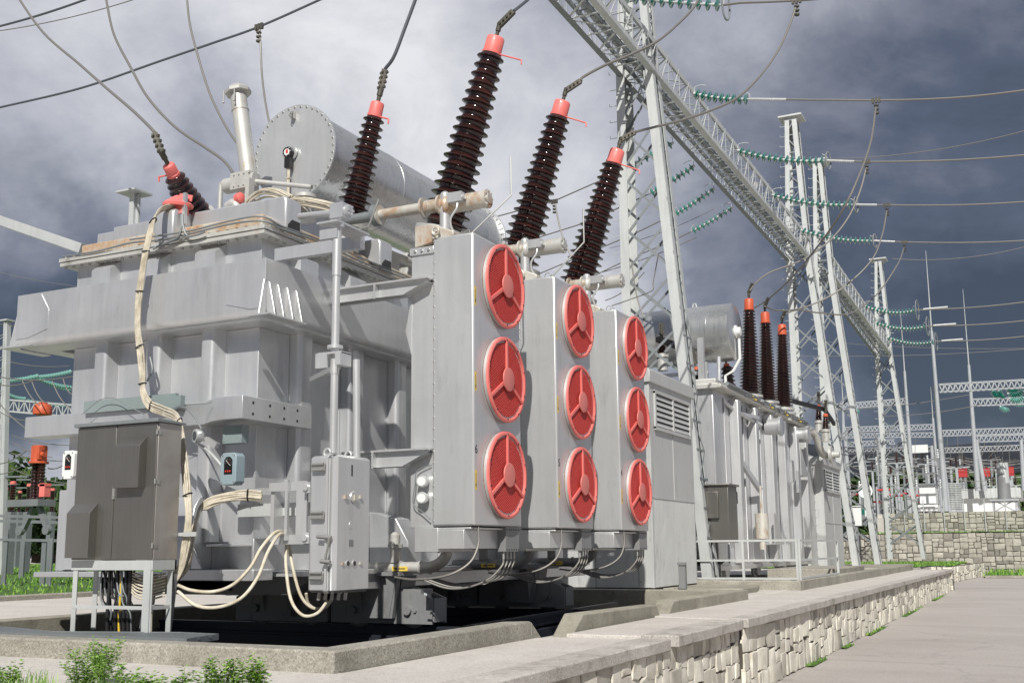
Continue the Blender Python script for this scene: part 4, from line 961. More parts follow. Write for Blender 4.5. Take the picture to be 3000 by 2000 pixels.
b=MB(); f=lambda dy,z:(x1+.0,y0+dy,z)
b.box(x1,x1+.003,y0+.235,y0+.255,1.52,1.62,1); b.lathe((x1,y0+.27,1.33),(1,0,0),[(0,.055),(.012,.05)],20,0); b.box(x1+.012,x1+.03,y0+.255,y0+.30,1.30,1.35,2); b.box(x1+.0,x1+.02,y0+.12,y0+.16,1.31,1.345,2); b.box(x1,x1+.02,y0+.36,y0+.39,1.32,1.35,2)
b.lathe((x1,y0+.25,1.08),(1,0,0),[(0,.038),(.003,.036)],20,0); b.box(x1,x1+.003,y0+.21,y0+.28,.89,.95,3)
for dy in (.20,.30): b.lathe((x1,y0+dy,.74),(1,0,0),[(0,.032),(.006,.032)],18,0); b.lathe((x1+.006,y0+dy,.74),(1,0,0),[(0,.022),(.001,.022)],18,1)
for dy in (.10,.38): b.box(x1,x1+.015,y0+dy,y0+dy+.025,.73,.75,2)
b.build('indicator',['silver_clean','blackmark','silver_rust','silver_dark'],db)
b=MB()
for y in (8.12,8.45): b.tube([(x0+.15+.035*math.cos(a),y,z1+.03+.035*math.sin(a)) for a in [R(30*j) for j in range(13)]],.012,8)
b.split('lifting_eye','silver_clean',db)
b=MB(); b.box(x0-.30,x0-.27,8.1,8.131,.95,1.5); b.box(-6.5,x0-.08,8.14,8.16,1.40,1.48); b.box(x0-.20,x0-.08,8.137,8.157,.92,1.485); b.box(-6.45,x0-.08,8.134,8.154,.915,1.0); b.box(-6.5,-6.46,8.17,8.8,.94,1.46); b.box(-7.1,-6.46,8.62,8.66,1.40,1.47)
for z in (1.42,.97): b.box(x0-.08,x0+.0,8.07,8.2,z-.05,z+.05); b.cyl((x0-.04,8.05,z),(x0-.04,8.1,z),.03,n=12)
b.build('mounting_frame','silver_clean',db)
b=MB(); b.box(-7.0,-6.12,8.3,8.42,1.18,1.30); b.build('cable_duct','galv',T)
# cable glands + corrugated conduits
def corr(b,pts,r,n=10,m=0):
    P=spline(pts,26); rr=[r*(1.0 if i%2 else .86) for i in range(len(P))]; b.tube(P,rr,n,m)
b=MB()
for k in range(5): 
    p=Vector((x0+.07+.05*k,8.15+.03*k,z0)); b.cyl(p,p-Vector((.01,0,.07)),.018,n=10,m=1)
corr(b,vpath([(658,1244,8.25),(657,1300,8.1),(668,1375,8.0),(695,1412,8.0),(728,1408,8.05),(752,1380,8.2)],'y'),.016)
corr(b,vpath([(663,1244,8.3),(672,1300,8.25),(690,1365,8.25),(715,1394,8.3),(745,1395,8.35),(765,1372,8.4)],'y'),.016)
b.tube(spline(vpath([(703,1362,8.3),(708,1385,8.35),(725,1398,8.4),(740,1400,8.4)],'y'),6),.014,8)
b.build('conduit',['conduit','bolt'],db)
# gauges on the tank front
def gauge(p,w,h,d,label,mt,parent=T):
    p=Vector(p); b=MB(); c=.03
    poly=[(p.x-w/2+c,p.z-h/2),(p.x+w/2-c,p.z-h/2),(p.x+w/2,p.z-h/2+c),(p.x+w/2,p.z+h/2-c),(p.x+w/2-c,p.z+h/2),(p.x-w/2+c,p.z+h/2),(p.x-w/2,p.z+h/2-c),(p.x-w/2,p.z-h/2+c)]
    b.prism(poly,'xz',p.y,p.y+d); o=b.build('thermometer',mt,parent,bevel=.006); lab(o,label)
    yf=p.y; b=MB(); ws,hs=w*.52,h*.55; zc=p.z+h*.10
    poly=[(p.x-.04*0-ws/2,zc-hs/2),(p.x+ws/2,zc-hs/2),(p.x+ws/2,zc+hs/2-.03),(p.x+ws/2-.03,zc+hs/2),(p.x-ws/2+.03,zc+hs/2),(p.x-ws/2,zc+hs/2-.03)]
    b.prism(poly,'xz',yf-.002,yf-.0005,0); rr=ws*.42; zc2=zc+hs*.15
    for k in range(9):
        a=R(-40+28*k); b.bar((p.x+rr*.8*math.cos(a),yf-.003,zc2+rr*.8*math.sin(a)),(p.x+rr*math.cos(a),yf-.003,zc2+rr*math.sin(a)),.0035,.001,m=1)
    b.bar((p.x+rr*.6,yf-.004,zc2-rr*.6),(p.x-rr*.6,yf-.004,zc2+rr*.6),.005,.002,m=1); b.bar((p.x-rr*.1,yf-.004,zc2-rr*.1),(p.x+rr*.5,yf-.004,zc2+rr*.3),.006,.002,m=2)
    for k in range(3): b.lathe((p.x-.026+.026*k,yf-.002,zc-hs*.32),(0,-1,0),[(0,.009),(.004,.009)],10,m=2)
    b.build('dial',['dial','white','dialred'],o)
    b=MB()
    for sx in (-1,1):
        for sz in (-1,1): b.cyl((p.x+sx*(w/2-.025),p.y-.004,p.z+sz*(h/2-.025)),(p.x+sx*(w/2-.025),p.y+.001,p.z+sz*(h/2-.025)),.009,n=6)
    b.build('screw','bolt',o); return o
g=at(524,1076,'y',8.28); gauge(g,.195,.31,.13,'pale blue thermometer with round dial under the greenish junction box','bluegrey')
g2=at(156,1067,'y',8.25); gauge(g2,.17,.30,.14,'white thermometer with round dial left of the stainless cabinet','white')
b=MB(); q=at(533,997,'y',8.45); b.box(q.x-.12,q.x+.12,8.45,8.56,q.z-.09,q.z+.09); b.bolts([(q.x+sx*.10,8.45,q.z-.07) for sx in (-1,1)],(0,-1,0),.007,.006); b.build('junction_box','boxgrey',T,bevel=.004)
b=MB(); q=at(447,1001,'y',8.2); b.lathe(q+Vector((.05,.06,0)),(-.5,-1,0),[(0,.045),(.02,.062),(.07,.07),(.075,.066),(.085,.066)],28,0); dd=Vector((-.5,-1,0)).normalized(); b.lathe(q+Vector((.05,.06,0))+dd*.086,dd,[(0,.046),(.003,.046)],24,1)
b.tube(spline(vpath([(452,1018,8.3),(470,1028,8.3),(490,1046,8.3),(515,1075,8.32)],'y'),6),.018,8); b.bar(q+Vector((.08,.08,-.03)),q+Vector((.2,.1,-.1)),.06)
b.build('level_gauge',['silver_clean','glass'],T)
b=MB(); b.tube(spline(vpath([(378,950,8.4),(420,935,8.3),(445,955,8.25),(463,985,8.25)],'y'),8),.010,6); b.tube(spline(vpath([(190,950),(230,918),(265,915),(300,935),(330,950)],'y',8.4),8),.004,5); b.tube(spline(vpath([(345,820),(350,850),(338,875)],'y',8.5),8),.012,6)
b.tube(spline(vpath([(392,940),(420,930),(470,927),(487,923)],'y',8.3),8),.004,5)
b.build('thin_cable','galv_dark',T)
# left rear leg piece behind cabinet (tank foot left)
b=MB(); b.box(-9.99,-9.87,8.82,9.2,.66,1.55); b.box(-10.03,-9.87,8.80,9.2,.60,.655); b.build('jacking_foot','silver',T,bevel=.01)
# ---------------- stainless control cabinet ----------------
CB=thing('control_cabinet','dark brushed stainless steel double-door cabinet on a galvanised stand','control cabinet',(-7.56,7.45,.15))
cx0,cx1,cy0,cy1,cz0,cz1=-8.07,-7.085,7.3,7.60,.79,2.0
b=MB(); b.box(cx0,cx1,cy0+.012,cy1,cz0,cz1); b.build('body','stainless_side_sheen',CB,bevel=.004)
mid=cx0+.50*(cx1-cx0)
b=MB(); b.box(cx0+.003,mid-.004,cy0,cy0+.011,cz0+.004,cz1-.004); d1=b.build('door','stainless',CB,bevel=.003)
b=MB(); b.box(mid+.004,cx1-.006,cy0,cy0+.011,cz0+.004,cz1-.004); d2=b.build('door','stainless',CB,bevel=.003)
def hood(x0,x1,z0,z1,par):
    b=MB(); t=.09; b.add([(x0,cy0-t,z0),(x1,cy0-t,z0),(x1,cy0-t,z1-.09),(x0,cy0-t,z1-.09),(x0,cy0-.001,z1),(x1,cy0-.001,z1),(x0,cy0-.001,z0),(x1,cy0-.001,z0)],[(0,1,2,3),(3,2,5,4),(0,3,4,6),(1,7,5,2),(0,6,7,1)]); b.build('vent_hood','stainless',par,bevel=.002)
hood(cx0+.015,cx0+.30,cz0+.02,cz0+.51,d1); hood(mid+.07,mid+.37,cz0+.63,cz1-.12,d2)
b=MB(); b.box(mid-.012,mid+.016,cy0-.012,cy0,cz0+.54,cz0+.66); b.lathe((mid+.002,cy0-.012,cz0+.57),(0,-1,0),[(0,.009),(.004,.009)],10); b.build('handle','bolt',d2)
b=MB()
for z in (cz0+.10,cz0+.66,cz1-.11): b.cyl((cx1-.004,cy0-.004,z),(cx1-.004,cy0-.004,z+.045),.008,n=8); b.box(cx1,cx1+.006,cy0+.01,cy0+.05,z,z+.045)
b.split('hinge','bolt',CB)
b=MB(); b.prism([(cy0-.03,cz1+.002),(cy1+.03,cz1+.002),(cy1+.03,cz1+.02),(cy0-.03,cz1+.035)],'yz',cx0-.02,cx1+.025); b.build('roof','galv_dark',CB,bevel=.003)
b=MB()
for x in (cx0+.02,cx1-.06):
    for y in (cy0+.02,cy1-.04): b.lbar((x,y,.155),(x,y,.75),.055,.006,(1,0,0),(0,1,0) )
b.box(cx1-.10,cx1-.02,cy0+.005,cy0+.012,.155,.78)
b.box(cx0+.0,cx1,cy0+.01,cy0+.03,.70,.785); b.box(cx1-.02,cx1,cy0+.03,cy1,.70,.785); b.box(cx0,cx1,cy1-.02,cy1,.70,.785); b.box(cx0,cx0+.02,cy0+.03,cy1-.02,.70,.785)
b.box(cx0+.02,cx1-.02,cy0+.015,cy0+.022,.36,.39); b.box(cx1-.02,cx1-.012,cy0+.02,cy1-.02,.36,.39); b.box(cx0+.02,cx1-.02,cy1-.02,cy1-.012,.36,.39)
b.build('stand','galv',CB)
# ---------------- cables ----------------
rnd=random.Random(11)
def bundle(name,label,path,n,spread,r,mt='cable',ties=(),seed=0,end=None):
    rnd=random.Random(seed); P=spline(path,8); b=MB()
    offs=[((k-(n-1)/2)*spread,rnd.uniform(-.6,.6)*spread) for k in range(n)]
    for k,(u,v) in enumerate(offs):
        ph=rnd.uniform(0,6); out=[]
        for i,p in enumerate(P):
            t=(P[min(i+1,len(P)-1)]-P[max(i-1,0)]).normalized(); s=t.cross(Vector((.2,1,.1))).normalized(); w_=s.cross(t)
            uu=u+spread*.35*math.sin(i*.22+ph); out.append(p+s*uu+w_*(v+spread*.3*math.sin(i*.3+ph)))
        b.tube(out,r,7)
    for f in ties:
        i=int(f*(len(P)-1)); p=P[i]; t=(P[min(i+1,len(P)-1)]-P[i-1]).normalized(); s=t.cross(Vector((.2,1,.1))).normalized()
        ww=(n-1)/2*spread+r*1.6; c=[p+s*ww*math.cos(a)+s.cross(t)*(spread*.8+r*1.4)*math.sin(a) for a in [R(30*j) for j in range(13)]]; b.tube(c,.007,5,1)
        b.cyl(c[9],c[9]-s*.05,.005,n=5,m=1)
    return tag(b.build(name,[mt,'black']),label,'cables')
p1=vpath([(425,478,9.0),(392,476,8.8),(368,484,8.62),(352,508,8.42),(343,545,8.36),(333,590,8.33),(324,650,8.33),(318,700,8.33),(317,760,8.33),(324,815,8.33),(328,860,8.33),(329,900,8.32),(345,930,8.28),(375,943,8.15),(405,958,7.95),(417,1000,7.8),(424,1060,7.72),(430,1120,7.68),(434,1180,7.66),(430,1230,7.66),(426,1260,7.66),(417,1300,7.66),(395,1330,7.64),(352,1342,7.6),(322,1325,7.5)],'y')
bundle('cable_bundle','thick bundle of cream cables strapped down the transformer front to the cabinet',p1,9,.0105,.0095,ties=(.13,.2,.27,.36,.44,.51,.60,.72),seed=3)
p2=vpath([(601,1139,8.25),(560,1137,8.22),(520,1142,8.18),(485,1152,8.12),(460,1172,8.05),(446,1205,7.9),(438,1245,7.8),(430,1290,7.74),(405,1322,7.7),(370,1338,7.62),(330,1335,7.5)],'y')
bundle('cable_bundle','bundle of cream cables looping from the duct beside the thermometer',p2,9,.0105,.0088,ties=(.08,),seed=5)
b=MB(); q=at(440,1226,'y',7.62); b.box(q.x-.07,q.x+.07,7.60,7.615,q.z-.02,q.z+.02); b.box(q.x-.2,q.x-.06,7.61,7.62,q.z-.015,q.z+.015); tag(b.build('cable_clip','galv'),'small galvanised clip plate holding the cream cables beside the cabinet','clip')
b=MB(); corr(b,vpath([(655,1222,8.2),(632,1222,8.0),(600,1258,7.8),(575,1302,7.7),(535,1342,7.6),(490,1358,7.55),(440,1355,7.5),(408,1343,7.45)],'y'),.0165)
tag(b.build('corrugated_conduit','conduit'),'upper cream corrugated conduit sagging between the tank and the cabinet','conduit')
b=MB(); corr(b,vpath([(658,1228,8.2),(640,1228,8.0),(615,1268,7.8),(592,1325,7.65),(555,1372,7.5),(505,1393,7.45),(452,1390,7.42),(408,1357,7.4)],'y'),.0165)
tag(b.build('corrugated_conduit','conduit'),'lower cream corrugated conduit sagging closer to the ground','conduit')
b=MB(); rnd=random.Random(8)
for k in range(17):
    x=-7.86+.022*k+rnd.uniform(-.01,.01); y=7.42+rnd.uniform(0,.12); zz=rnd.uniform(.42,.62)
    b.tube(spline([(x,y,.80),(x+rnd.uniform(-.02,.02),y,.7),(x+rnd.uniform(-.04,.06),y,zz),(x+rnd.uniform(.02,.12),y+.02,zz-.1),(x+rnd.uniform(.0,.1),y+.05,.14)],5),.008,6,0 if k%3 else 1)
for k in range(8):
    z=.44+.028*k; b.tube(spline([(-7.62+.015*k,7.5,.80),(-7.56,7.48,.62+.01*k),(-7.42,7.45,z+.03),(-7.28,7.47,z),(-7.16,7.55,z+.03)],6),.0085,6,2)
tag(b.build('cable_tangle',['galv_dark','black','cable']),'tangle of loose grey and cream cables hanging under the cabinet between its legs','cables')
for dx,mt,lb in ((-.42,'black','leftmost thick black cable dropping from the cabinet into the grating'),(-.325,'black','thick black cable just left of the yellow one'),(-.28,'yellow','single yellow cable dropping below the stainless cabinet'),(-.22,'black','thick black cable just right of the yellow one'),(-.17,'black','rightmost thick black cable below the stainless cabinet')):
    b=MB(); x=-7.4+dx+.08; b.tube(spline([(x,7.45,.80),(x+.012,7.45,.55),(x-.008,7.46,.3),(x,7.47,.05)],5),.011 if mt=='yellow' else .018,8); tag(b.build('power_cable',mt),lb,'cable')
b=MB(); corr(b,[(-7.36,7.6,.62),(-7.37,7.6,.4),(-7.36,7.6,.05)],.019); tag(b.build('corrugated_conduit','conduit'),'short upright corrugated conduit under the cabinet','conduit')
b=MB(); 
for k,x in enumerate((-7.40,-7.16)):
    b.bar((x-.02,7.62,.0),(x+.05,7.62,.66),.05,.02)
    for j in range(9): b.box(x-.02+.0078*j-.012,x-.02+.0078*j+.012,7.607,7.609,.06+.07*j,.09+.07*j,1)
tag(b.build('cable_ladder',['silver_dark','blackmark']),'dark perforated cable rails leaning beneath the cabinet','cable ladder')
# grating walkway
b=MB(); z=.165
A=at(120,1451,'z',z); Bq=at(416,1453,'z',z); Cq=at(502,1457,'z',z); Dq=at(340,1478,'z',z)
poly=[(-9.6,6.88),(Dq.x,6.85),(Cq.x,Cq.y-.0),(Bq.x,Bq.y),(A.x,A.y),(-9.7,7.6)]
b.prism(poly,'xy',z-.03,z-.012)
def inside(x,y):
    c=False; j=len(poly)-1
    for i in range(len(poly)):
        if (poly[i][1]>y)!=(poly[j][1]>y) and x<(poly[j][0]-poly[i][0])*(y-poly[i][1])/(poly[j][1]-poly[i][1])+poly[i][0]: c=not c
        j=i
    return c
x=-9.6
while x<-6.2:
    ys=[y_ for y_ in [6.86+.01*k for k in range(130)] if inside(x,y_)]
    if len(ys)>3: b.box(x-.011,x+.011,ys[0],ys[-1],z-.0125,z+.004)
    x+=.038
for k in range(len(poly)): b.bar((*poly[k],z-.015),(*poly[(k+1)%len(poly)],z-.015),.006,.05)
tag(b.build('walkway_grating','galv_dark'),'ribbed grey metal grating platform on the pit edge under the cabinet','grating')
# ---------------- louvred sheds ----------------
def shed(name,label,xf,y0,y1,xb,z0,z1,roof=True,louv=(.62,.95),split_y=None,ribs=True):
    t=thing(name,label,'shed',((xf+xb)/2,(y0+y1)/2,z0))
    b=MB(); b.box(xb,xf,y0,y1,z0,z1); b.build('wall','shedpaint',t,bevel=.01)
    b=MB(); b.box(xb-.06,xf+.05,y0-.06,y1+.06,z1-.20,z1+.03); b.box(xb-.03,xf+.02,y0-.03,y1+.03,z1+.03,z1+.06); b.build('roof','shedpaint',t,bevel=.01)
    H=z1-z0; zl0=z0+H*louv[0]; zl1=z0+H*louv[1]; L=y1-y0; a,c=y0+L*.10,y1-L*.10; mid=(a+c)/2
    b=MB(); b.box(xf-.01,xf+.004,a,c,zl0,zl1,1)
    for u,v in ((a,mid-.03),(mid+.03,c)):
        n_=6
        for k in range(n_):
            z=zl0+.05+(zl1-zl0-.1)*(k+.5)/n_; hh=(zl1-zl0-.1)/n_*.5
            b.add([(xf+.03,u,z-hh*.9),(xf+.03,v,z-hh*.9),(xf+.006,v,z+hh*.55),(xf+.006,u,z+hh*.55),(xf+.036,u,z-hh*.9),(xf+.036,v,z-hh*.9),(xf+.012,v,z+hh*.6),(xf+.012,u,z+hh*.6)],[(0,1,2,3),(4,5,6,7),(0,1,5,4),(2,3,7,6)])
    for u,v in ((a-.03,a+.03),(mid-.03,mid+.03),(c-.03,c+.03)): b.box(xf+.0045,xf+.045,u,v,zl0,zl1)
    b.box(xf+.0045,xf+.046,a-.03,c+.03,zl0-.02,zl0+.04); b.box(xf+.0045,xf+.046,a-.03,c+.03,zl1-.04,zl1+.02)
    b.build('louvre_vent',['shedpaint','blackmark'],t)
    b=MB(); zs=z0+H*.41
    b.box(xf+.001,xf+.012,y0+.02,y1-.02,zs-.012,zs+.012); b.box(xf+.001,xf+.010,mid-.008,mid+.008,z0,zl0-.03)
    if ribs:
        y=y0+.08
        while y<y1-.05: b.box(xf+.001,xf+.009,y-.010,y+.010,z0+.01,zs-.015); y+=.065
    b.box(xf-.03,xf+.012,y0-.010,y0+.05,z0,z1-.21); b.build('cladding_ribs','shedpaint',t)
    b=MB()
    for k in range(12):
        z=z0+.1+H*.85*k/12; b.cyl((xf-.25,y0-.012,z),(xf-.25,y0,z),.012,n=6)
    for x in (xf-.28,xf-1.1,xf-1.95):
        if x>xb: b.box(x-.006,x+.006,y0-.006,y0,z0,z1-.22)
    b.build('panel_seam','silver_dark',t); return t
s1=shed('louvred_shed','near tall grey louvred shed behind the three radiator housings',-6.38,18.7,21.35,-8.75,.16,4.03,louv=(.735,.915))
s2=shed('louvred_shed','far grey louvred shed beyond the second transformer',-6.32,35.0,38.2,-7.9,.2,3.6,louv=(.70,.90),ribs=False)
b=MB(); b.box(-7.7,-6.6,33.9,34.98,.2,3.3); b.build('annex','shedpaint',s2,bevel=.01)
b=MB(); b.tube([(-8.4,17.5,.1),(-8.4,17.6,.62),(-8.4,17.62,.66),(-9.2,17.62,.68)],.012,8); tag(b.build('vent_tube','black'),'thin black bent pipe standing in the pit in front of the shed','pipe')
# ---------------- lattice gantries ----------------
def lattice(b,A0,A1,B0,B1,n,w,m=0,cross=True,d=None,horiz=True,off=(0,0,0),t=.008):
    """bracing between the two straight members A0-A1 and B0-B1"""
    A0,A1,B0,B1=map(Vector,(A0,A1,B0,B1)); off=Vector(off)
    for k in range(n):
        a,a2=A0.lerp(A1,k/n),A0.lerp(A1,(k+1)/n); c,c2=B0.lerp(B1,k/n),B0.lerp(B1,(k+1)/n)
        nrm=(a2-a).cross(c-a); nrm=nrm.normalized() if nrm.length>0 else Vector((0,1,0))
        if cross: b.bar(a+off,c2+off,w,t,up=nrm,m=m); b.bar(c+off+nrm*.012,a2+off+nrm*.012,w,t,up=nrm,m=m)
        else:
            if k%2: b.bar(a+off,c2+off,w,t,up=nrm,m=m)
            else: b.bar(c+off,a2+off,w,t,up=nrm,m=m)
        if horiz and k: b.bar(a+off,c+off,w,t,up=nrm,m=m)
def tower(par,y,foot,beamr,beaml,zf,zb,topz,topr,topl,D=.5,panels=9,legw=.2,hooks=True,bar=.055):
    """foot: x of right foot; beamr/beaml: right/left leg x at beam level; topr/topl at top"""
    ya,yb=y,y+D
    legs={}
    for nm,x0,x1,x2 in (('r',foot,beamr,topr),('l',beaml,beaml,topl)):
        for yy,sy in ((ya,1),(yb,-1)):
            L=MB(); sx=-1 if nm=='r' else 1
            L.lbar((x0,yy,zf),(x1,yy,zb),legw,.014,(sx,0,0),(0,sy,0)); L.lbar((x1,yy,zb),(x2,yy,topz),legw*.8,.012,(sx,0,0),(0,sy,0))
            if nm=='l' and hooks:
                z=1.2
                while z<topz-.3:
                    xx=beaml+(0 if z<zb else (topl-beaml)*(z-zb)/(topz-zb)); L.tube([(xx,yy,z),(xx-.17,yy,z),(xx-.17,yy,z+.06)],.009,5); z+=.38
            L.build('leg','galv',par)
    b=MB()
    for yy in (ya+.02,yb-.02):
        lattice(b,(beaml+.02,yy,.9),(beaml+.02,yy,zb),(foot+(beamr-foot)*(.9-zf)/(zb-zf)-.02,yy,.9),(beamr-.02,yy,zb),panels,bar,horiz=False)
        lattice(b,(beaml,yy,zb),(topl,yy,topz),(beamr,yy,zb),(topr,yy,topz),8,bar*.8,cross=False)
    for x0,x1,x2,s in ((foot,beamr,topr,-1),(beaml,beaml,topl,1)):
        lattice(b,(x0+.01*s,ya,zf+.3),(x1+.01*s,ya,zb),(x0+.01*s,yb,zf+.3),(x1+.01*s,yb,zb),panels*2,bar*.8,cross=False)
        lattice(b,(x1+.01*s,ya,zb),(x2+.01*s,ya,topz),(x1+.01*s,yb,zb),(x2+.01*s,yb,topz),10,bar*.7,cross=False)
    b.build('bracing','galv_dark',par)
    b=MB(); cx=(topl+topr)/2; b.box(cx-.42,cx+.42,y-.12,y+D+.12,topz,topz+.06); b.box(cx-.25,cx+.25,y,y+D,topz-.12,topz); b.build('cap_plate','galv',par)
def beam_truss(par,y0,y1,l0,r0,z0,l1,r1,z1,h0,h1,n,ch=.13,bar=.045):
    P=lambda s,top,f:Vector(((l0+(l1-l0)*f) if s=='l' else (r0+(r1-r0)*f),y0+(y1-y0)*f,(z0+(z1-z0)*f)+((h0+(h1-h0)*f) if top else 0)))
    for s in 'lr':
        for top in (0,1):
            b=MB(); sx=1 if s=='l' else -1
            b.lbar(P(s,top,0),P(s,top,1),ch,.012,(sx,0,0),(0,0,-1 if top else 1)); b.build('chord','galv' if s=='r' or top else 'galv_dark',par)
    b=MB()
    lattice(b,P('l',0,0),P('l',0,1),P('r',0,0),P('r',0,1),n,bar,cross=False,off=(0,0,.02)); lattice(b,P('l',1,0),P('l',1,1),P('r',1,0),P('r',1,1),n,bar,cross=False)
    lattice(b,P('l',0,0),P('l',0,1),P('l',1,0),P('l',1,1),n,bar*.8,cross=False); lattice(b,P('r',0,0),P('r',0,1),P('r',1,0),P('r',1,1),n,bar*.8,cross=False)
    
    rd=b
    b=MB(); N=int((y1-y0)/.30)   # walkway rungs and mid-chords under the beam
    m0=(P('l',0,0)+P('r',0,0))/2; m1=(P('l',0,1)+P('r',0,1))/2
    for s in (-.14,.14): b.bar(m0+Vector((s,0,.10)),m1+Vector((s,0,.10)),.05,.09)
    for k in range(N):
        c=m0.lerp(m1,(k+.5)/N)+Vector((0,0,.14)); b.bar(c-Vector((.20,0,0)),c+Vector((.20,0,0)),.022)
    b.build('walkway','galv_dark',par)
    b=rd   # stiff wire rods
    for k in range(n):
        f=(k+.3)/n; a=P('r',0,f); c=P('r',1,min(1,f+.02)); b.bar(a,c,.02); a=P('l',0,f); c=P('l',1,min(1,f+.02)); b.bar(a,c,.02)
    b.build('bracing','galv',par)
G1=thing('steel_gantry','large near lattice steel gantry with two towers and a girder overhead','gantry',(-7.3,22.2,.1))
zA=11.40
tower(G1,22.0,-6.27,-7.21,-8.06,.14,zA,15.5,-7.42,-7.85,D=.55,panels=9,legw=.20)
beam_truss(G1,12.0,38.9,-8.11,-7.29,11.60,-7.81,-6.96,10.98,.80,.80,34)
tower(G1,38.5,-5.93,-6.96,-7.82,.2,10.98,16.35,-7.20,-7.60,D=.6,panels=9,legw=.2)
G2=thing('steel_gantry','far lattice steel gantry of two towers behind the first one','gantry',(-6.8,50,.1))
tower(G2,42.5,-5.78,-6.86,-7.58,.2,11.30,15.95,-7.05,-7.38,D=.6,panels=9,legw=.19,hooks=True)
beam_truss(G2,42.5,58.4,-7.57,-6.86,11.3,-7.5,-6.67,10.5,.8,.8,20)
tower(G2,58,-5.73,-6.67,-7.50,.2,10.5,15.6,-6.88,-7.2,D=.6,panels=9,legw=.18)
# round phase plate on the first girder
p=at(1379,14,'x',-7.26); b=MB(); b.lathe(p,(1,-.25,-.35),[(0,.11),(.01,.11)],24); sg=b.build('phase_plate','white',G1); d_=Vector((1,-.25,-.35)).normalized()
textmesh('marking','L3',.11,'blackmark',G1,p+d_*.012,Vector(d_).to_track_quat('Z','Y').to_euler(),.0008)
b=MB()
for q in (at(1735,427,'x',-7.1),at(1840,548,'x',-7.0)): b.lathe(q,(1,-.25,-.3),[(0,.12),(.01,.12)],20)
b.split('phase_plate','white',G1)
# ---------------- insulator strings ----------------
def disc_mesh(r,name,mt):
    b=MB(); b.lathe((0,0,0),(0,0,1),[(-.03,.03),(-.02,r*.35),(-.012,r*.85),(0,r),(.012,r*.97),(.03,r*.6),(.05,r*.3),(.06,.045)],16,0); b.lathe((0,0,.055),(0,0,1),[(0,.045),(.06,.04),(.065,.02)],8,1)
    me=bpy.data.meshes.new(name); me.from_pydata(b.v,[],b.f); me.materials.append(M[mt]); me.materials.append(M['galv']); me.polygons.foreach_set('material_index',b.m); me.polygons.foreach_set('use_smooth',[True]*len(b.f)); me.set_sharp_from_angle(angle=R(45)); return me
DM=disc_mesh(.135,'glass_disc','gglass'); DM2=disc_mesh(.15,'glass_disc','gglass2')
def string(p,q,n,label,ring=False,sg=.05,me=None,group='green glass insulator strings on the gantries',scale=1,horn=True):
    p,q=Vector(p),Vector(q); t=thing('insulator_string',label,'insulator',p,group); path=sag(p,q,sg,40)
    b=MB(); b.tube(path,.022*scale,6); d=(q-p).normalized()
    if horn:
        s=Vector((0,0,1)); b.tube(spline([p+d*.05,p+s*.16+d*.05,p+s*.24+d*.22,p+s*.24+d*.35],5),.010*scale,5)
        b.tube(spline([q,q+s*.12,q+s*.17-d*.1],5),.010*scale,5)
    b.build('link_rod','galv',t)
    for k in range(n):
        f=(k+.6)/n*.96+.02; i=int(f*40); u=f*40-i; c=path[i].lerp(path[min(i+1,40)],u); tg=(path[min(i+1,40)]-path[i]).normalized()
        o=bpy.data.objects.new('glass_disc',me or DM); COL.objects.link(o); o.parent=t; o.location=c-p; o.rotation_mode='QUATERNION'; o.rotation_quaternion=(-tg).to_track_quat('Z','Y'); o.scale=(scale,)*3
    if ring:
        b=MB(); u=Vector((0,0,1)); c=q+d*.05; s=Vector((0,1,0)); rr=.30*ring
        b.tube([c+u*(rr*math.cos(a)+.0)+s*(rr*.35*math.sin(a))+d*(.05*math.sin(a)) for a in [R(20*j) for j in range(19)]],.022,7); b.build('corona_ring','galv_dark',t)
    return q
def wire(pts,r,label,mt='wire',name='conductor',group=None,clamps=()):
    b=MB(); b.tube(pts,r,7)
    for c,d in clamps:
        c=Vector(c); d=Vector(d).normalized()
        for s in (-1,0,1): b.bar(c+d*.07*s-Vector((0,0,.06)),c+d*.07*s+Vector((0,0,.06)),.055,.05,m=1)
        for k in range(3): b.lathe(c-Vector((0,0,.10+.09*k)),(0,0,-1),[(0,.03),(.01,.055),(.04,.05),(.05,.03)],8,m=1)
    return tag(b.build(name,[mt,'fitting']),label,'wire',group)
GR='overhead conductors to the right of the gantry'
RW=.022
def rightline(vs,ve,vc,n,i,ring=False,scale=1,yfix=None,sgs=.05):
    p=at(*vs,'x',-7.0); y=p.y if yfix is None else yfix; q=at(*ve,'y',y)
    names=['upper','second','third','fourth'][i]
    string(p,q,n,'%s green glass insulator string leaving the near girder to the right'%names,ring=ring,sg=sgs)
    return p,q,y
L=[]
p,q,y=rightline((1592,215),(1722,228),None,9,0)
e=at(2450,193,'y',y); c=at(2012,231,'y',y); m1=at(2180,220,'y',y)
wire([q]+[q.lerp(c,k/6) for k in range(1,7)]+[c.lerp(e,k/8)-Vector((0,0,.10*math.sin(math.pi*k/8))) for k in range(1,9)],RW,'highest conductor right of the girder with a dropper clamp',group=GR,clamps=[(c,(1,0,0))])
wire(spline(vpath([(2012,245,y),(1999,330,y-1),(1966,420,y-2),(1928,495,y-2),(1875,570,y-1),(1816,640,y+2),(1760,690,y+5),(1716,716,y+8)],'y'),8),RW,'long slack dropper curving down from the highest conductor behind the bushings',mt='wire')
b=MB(); b.tube([q,q.lerp(c,.3)],RW*1.5,8); tag(b.build('dead_end_sleeve','silver_clean'),'bright sleeve where the highest conductor meets its insulator string','sleeve')
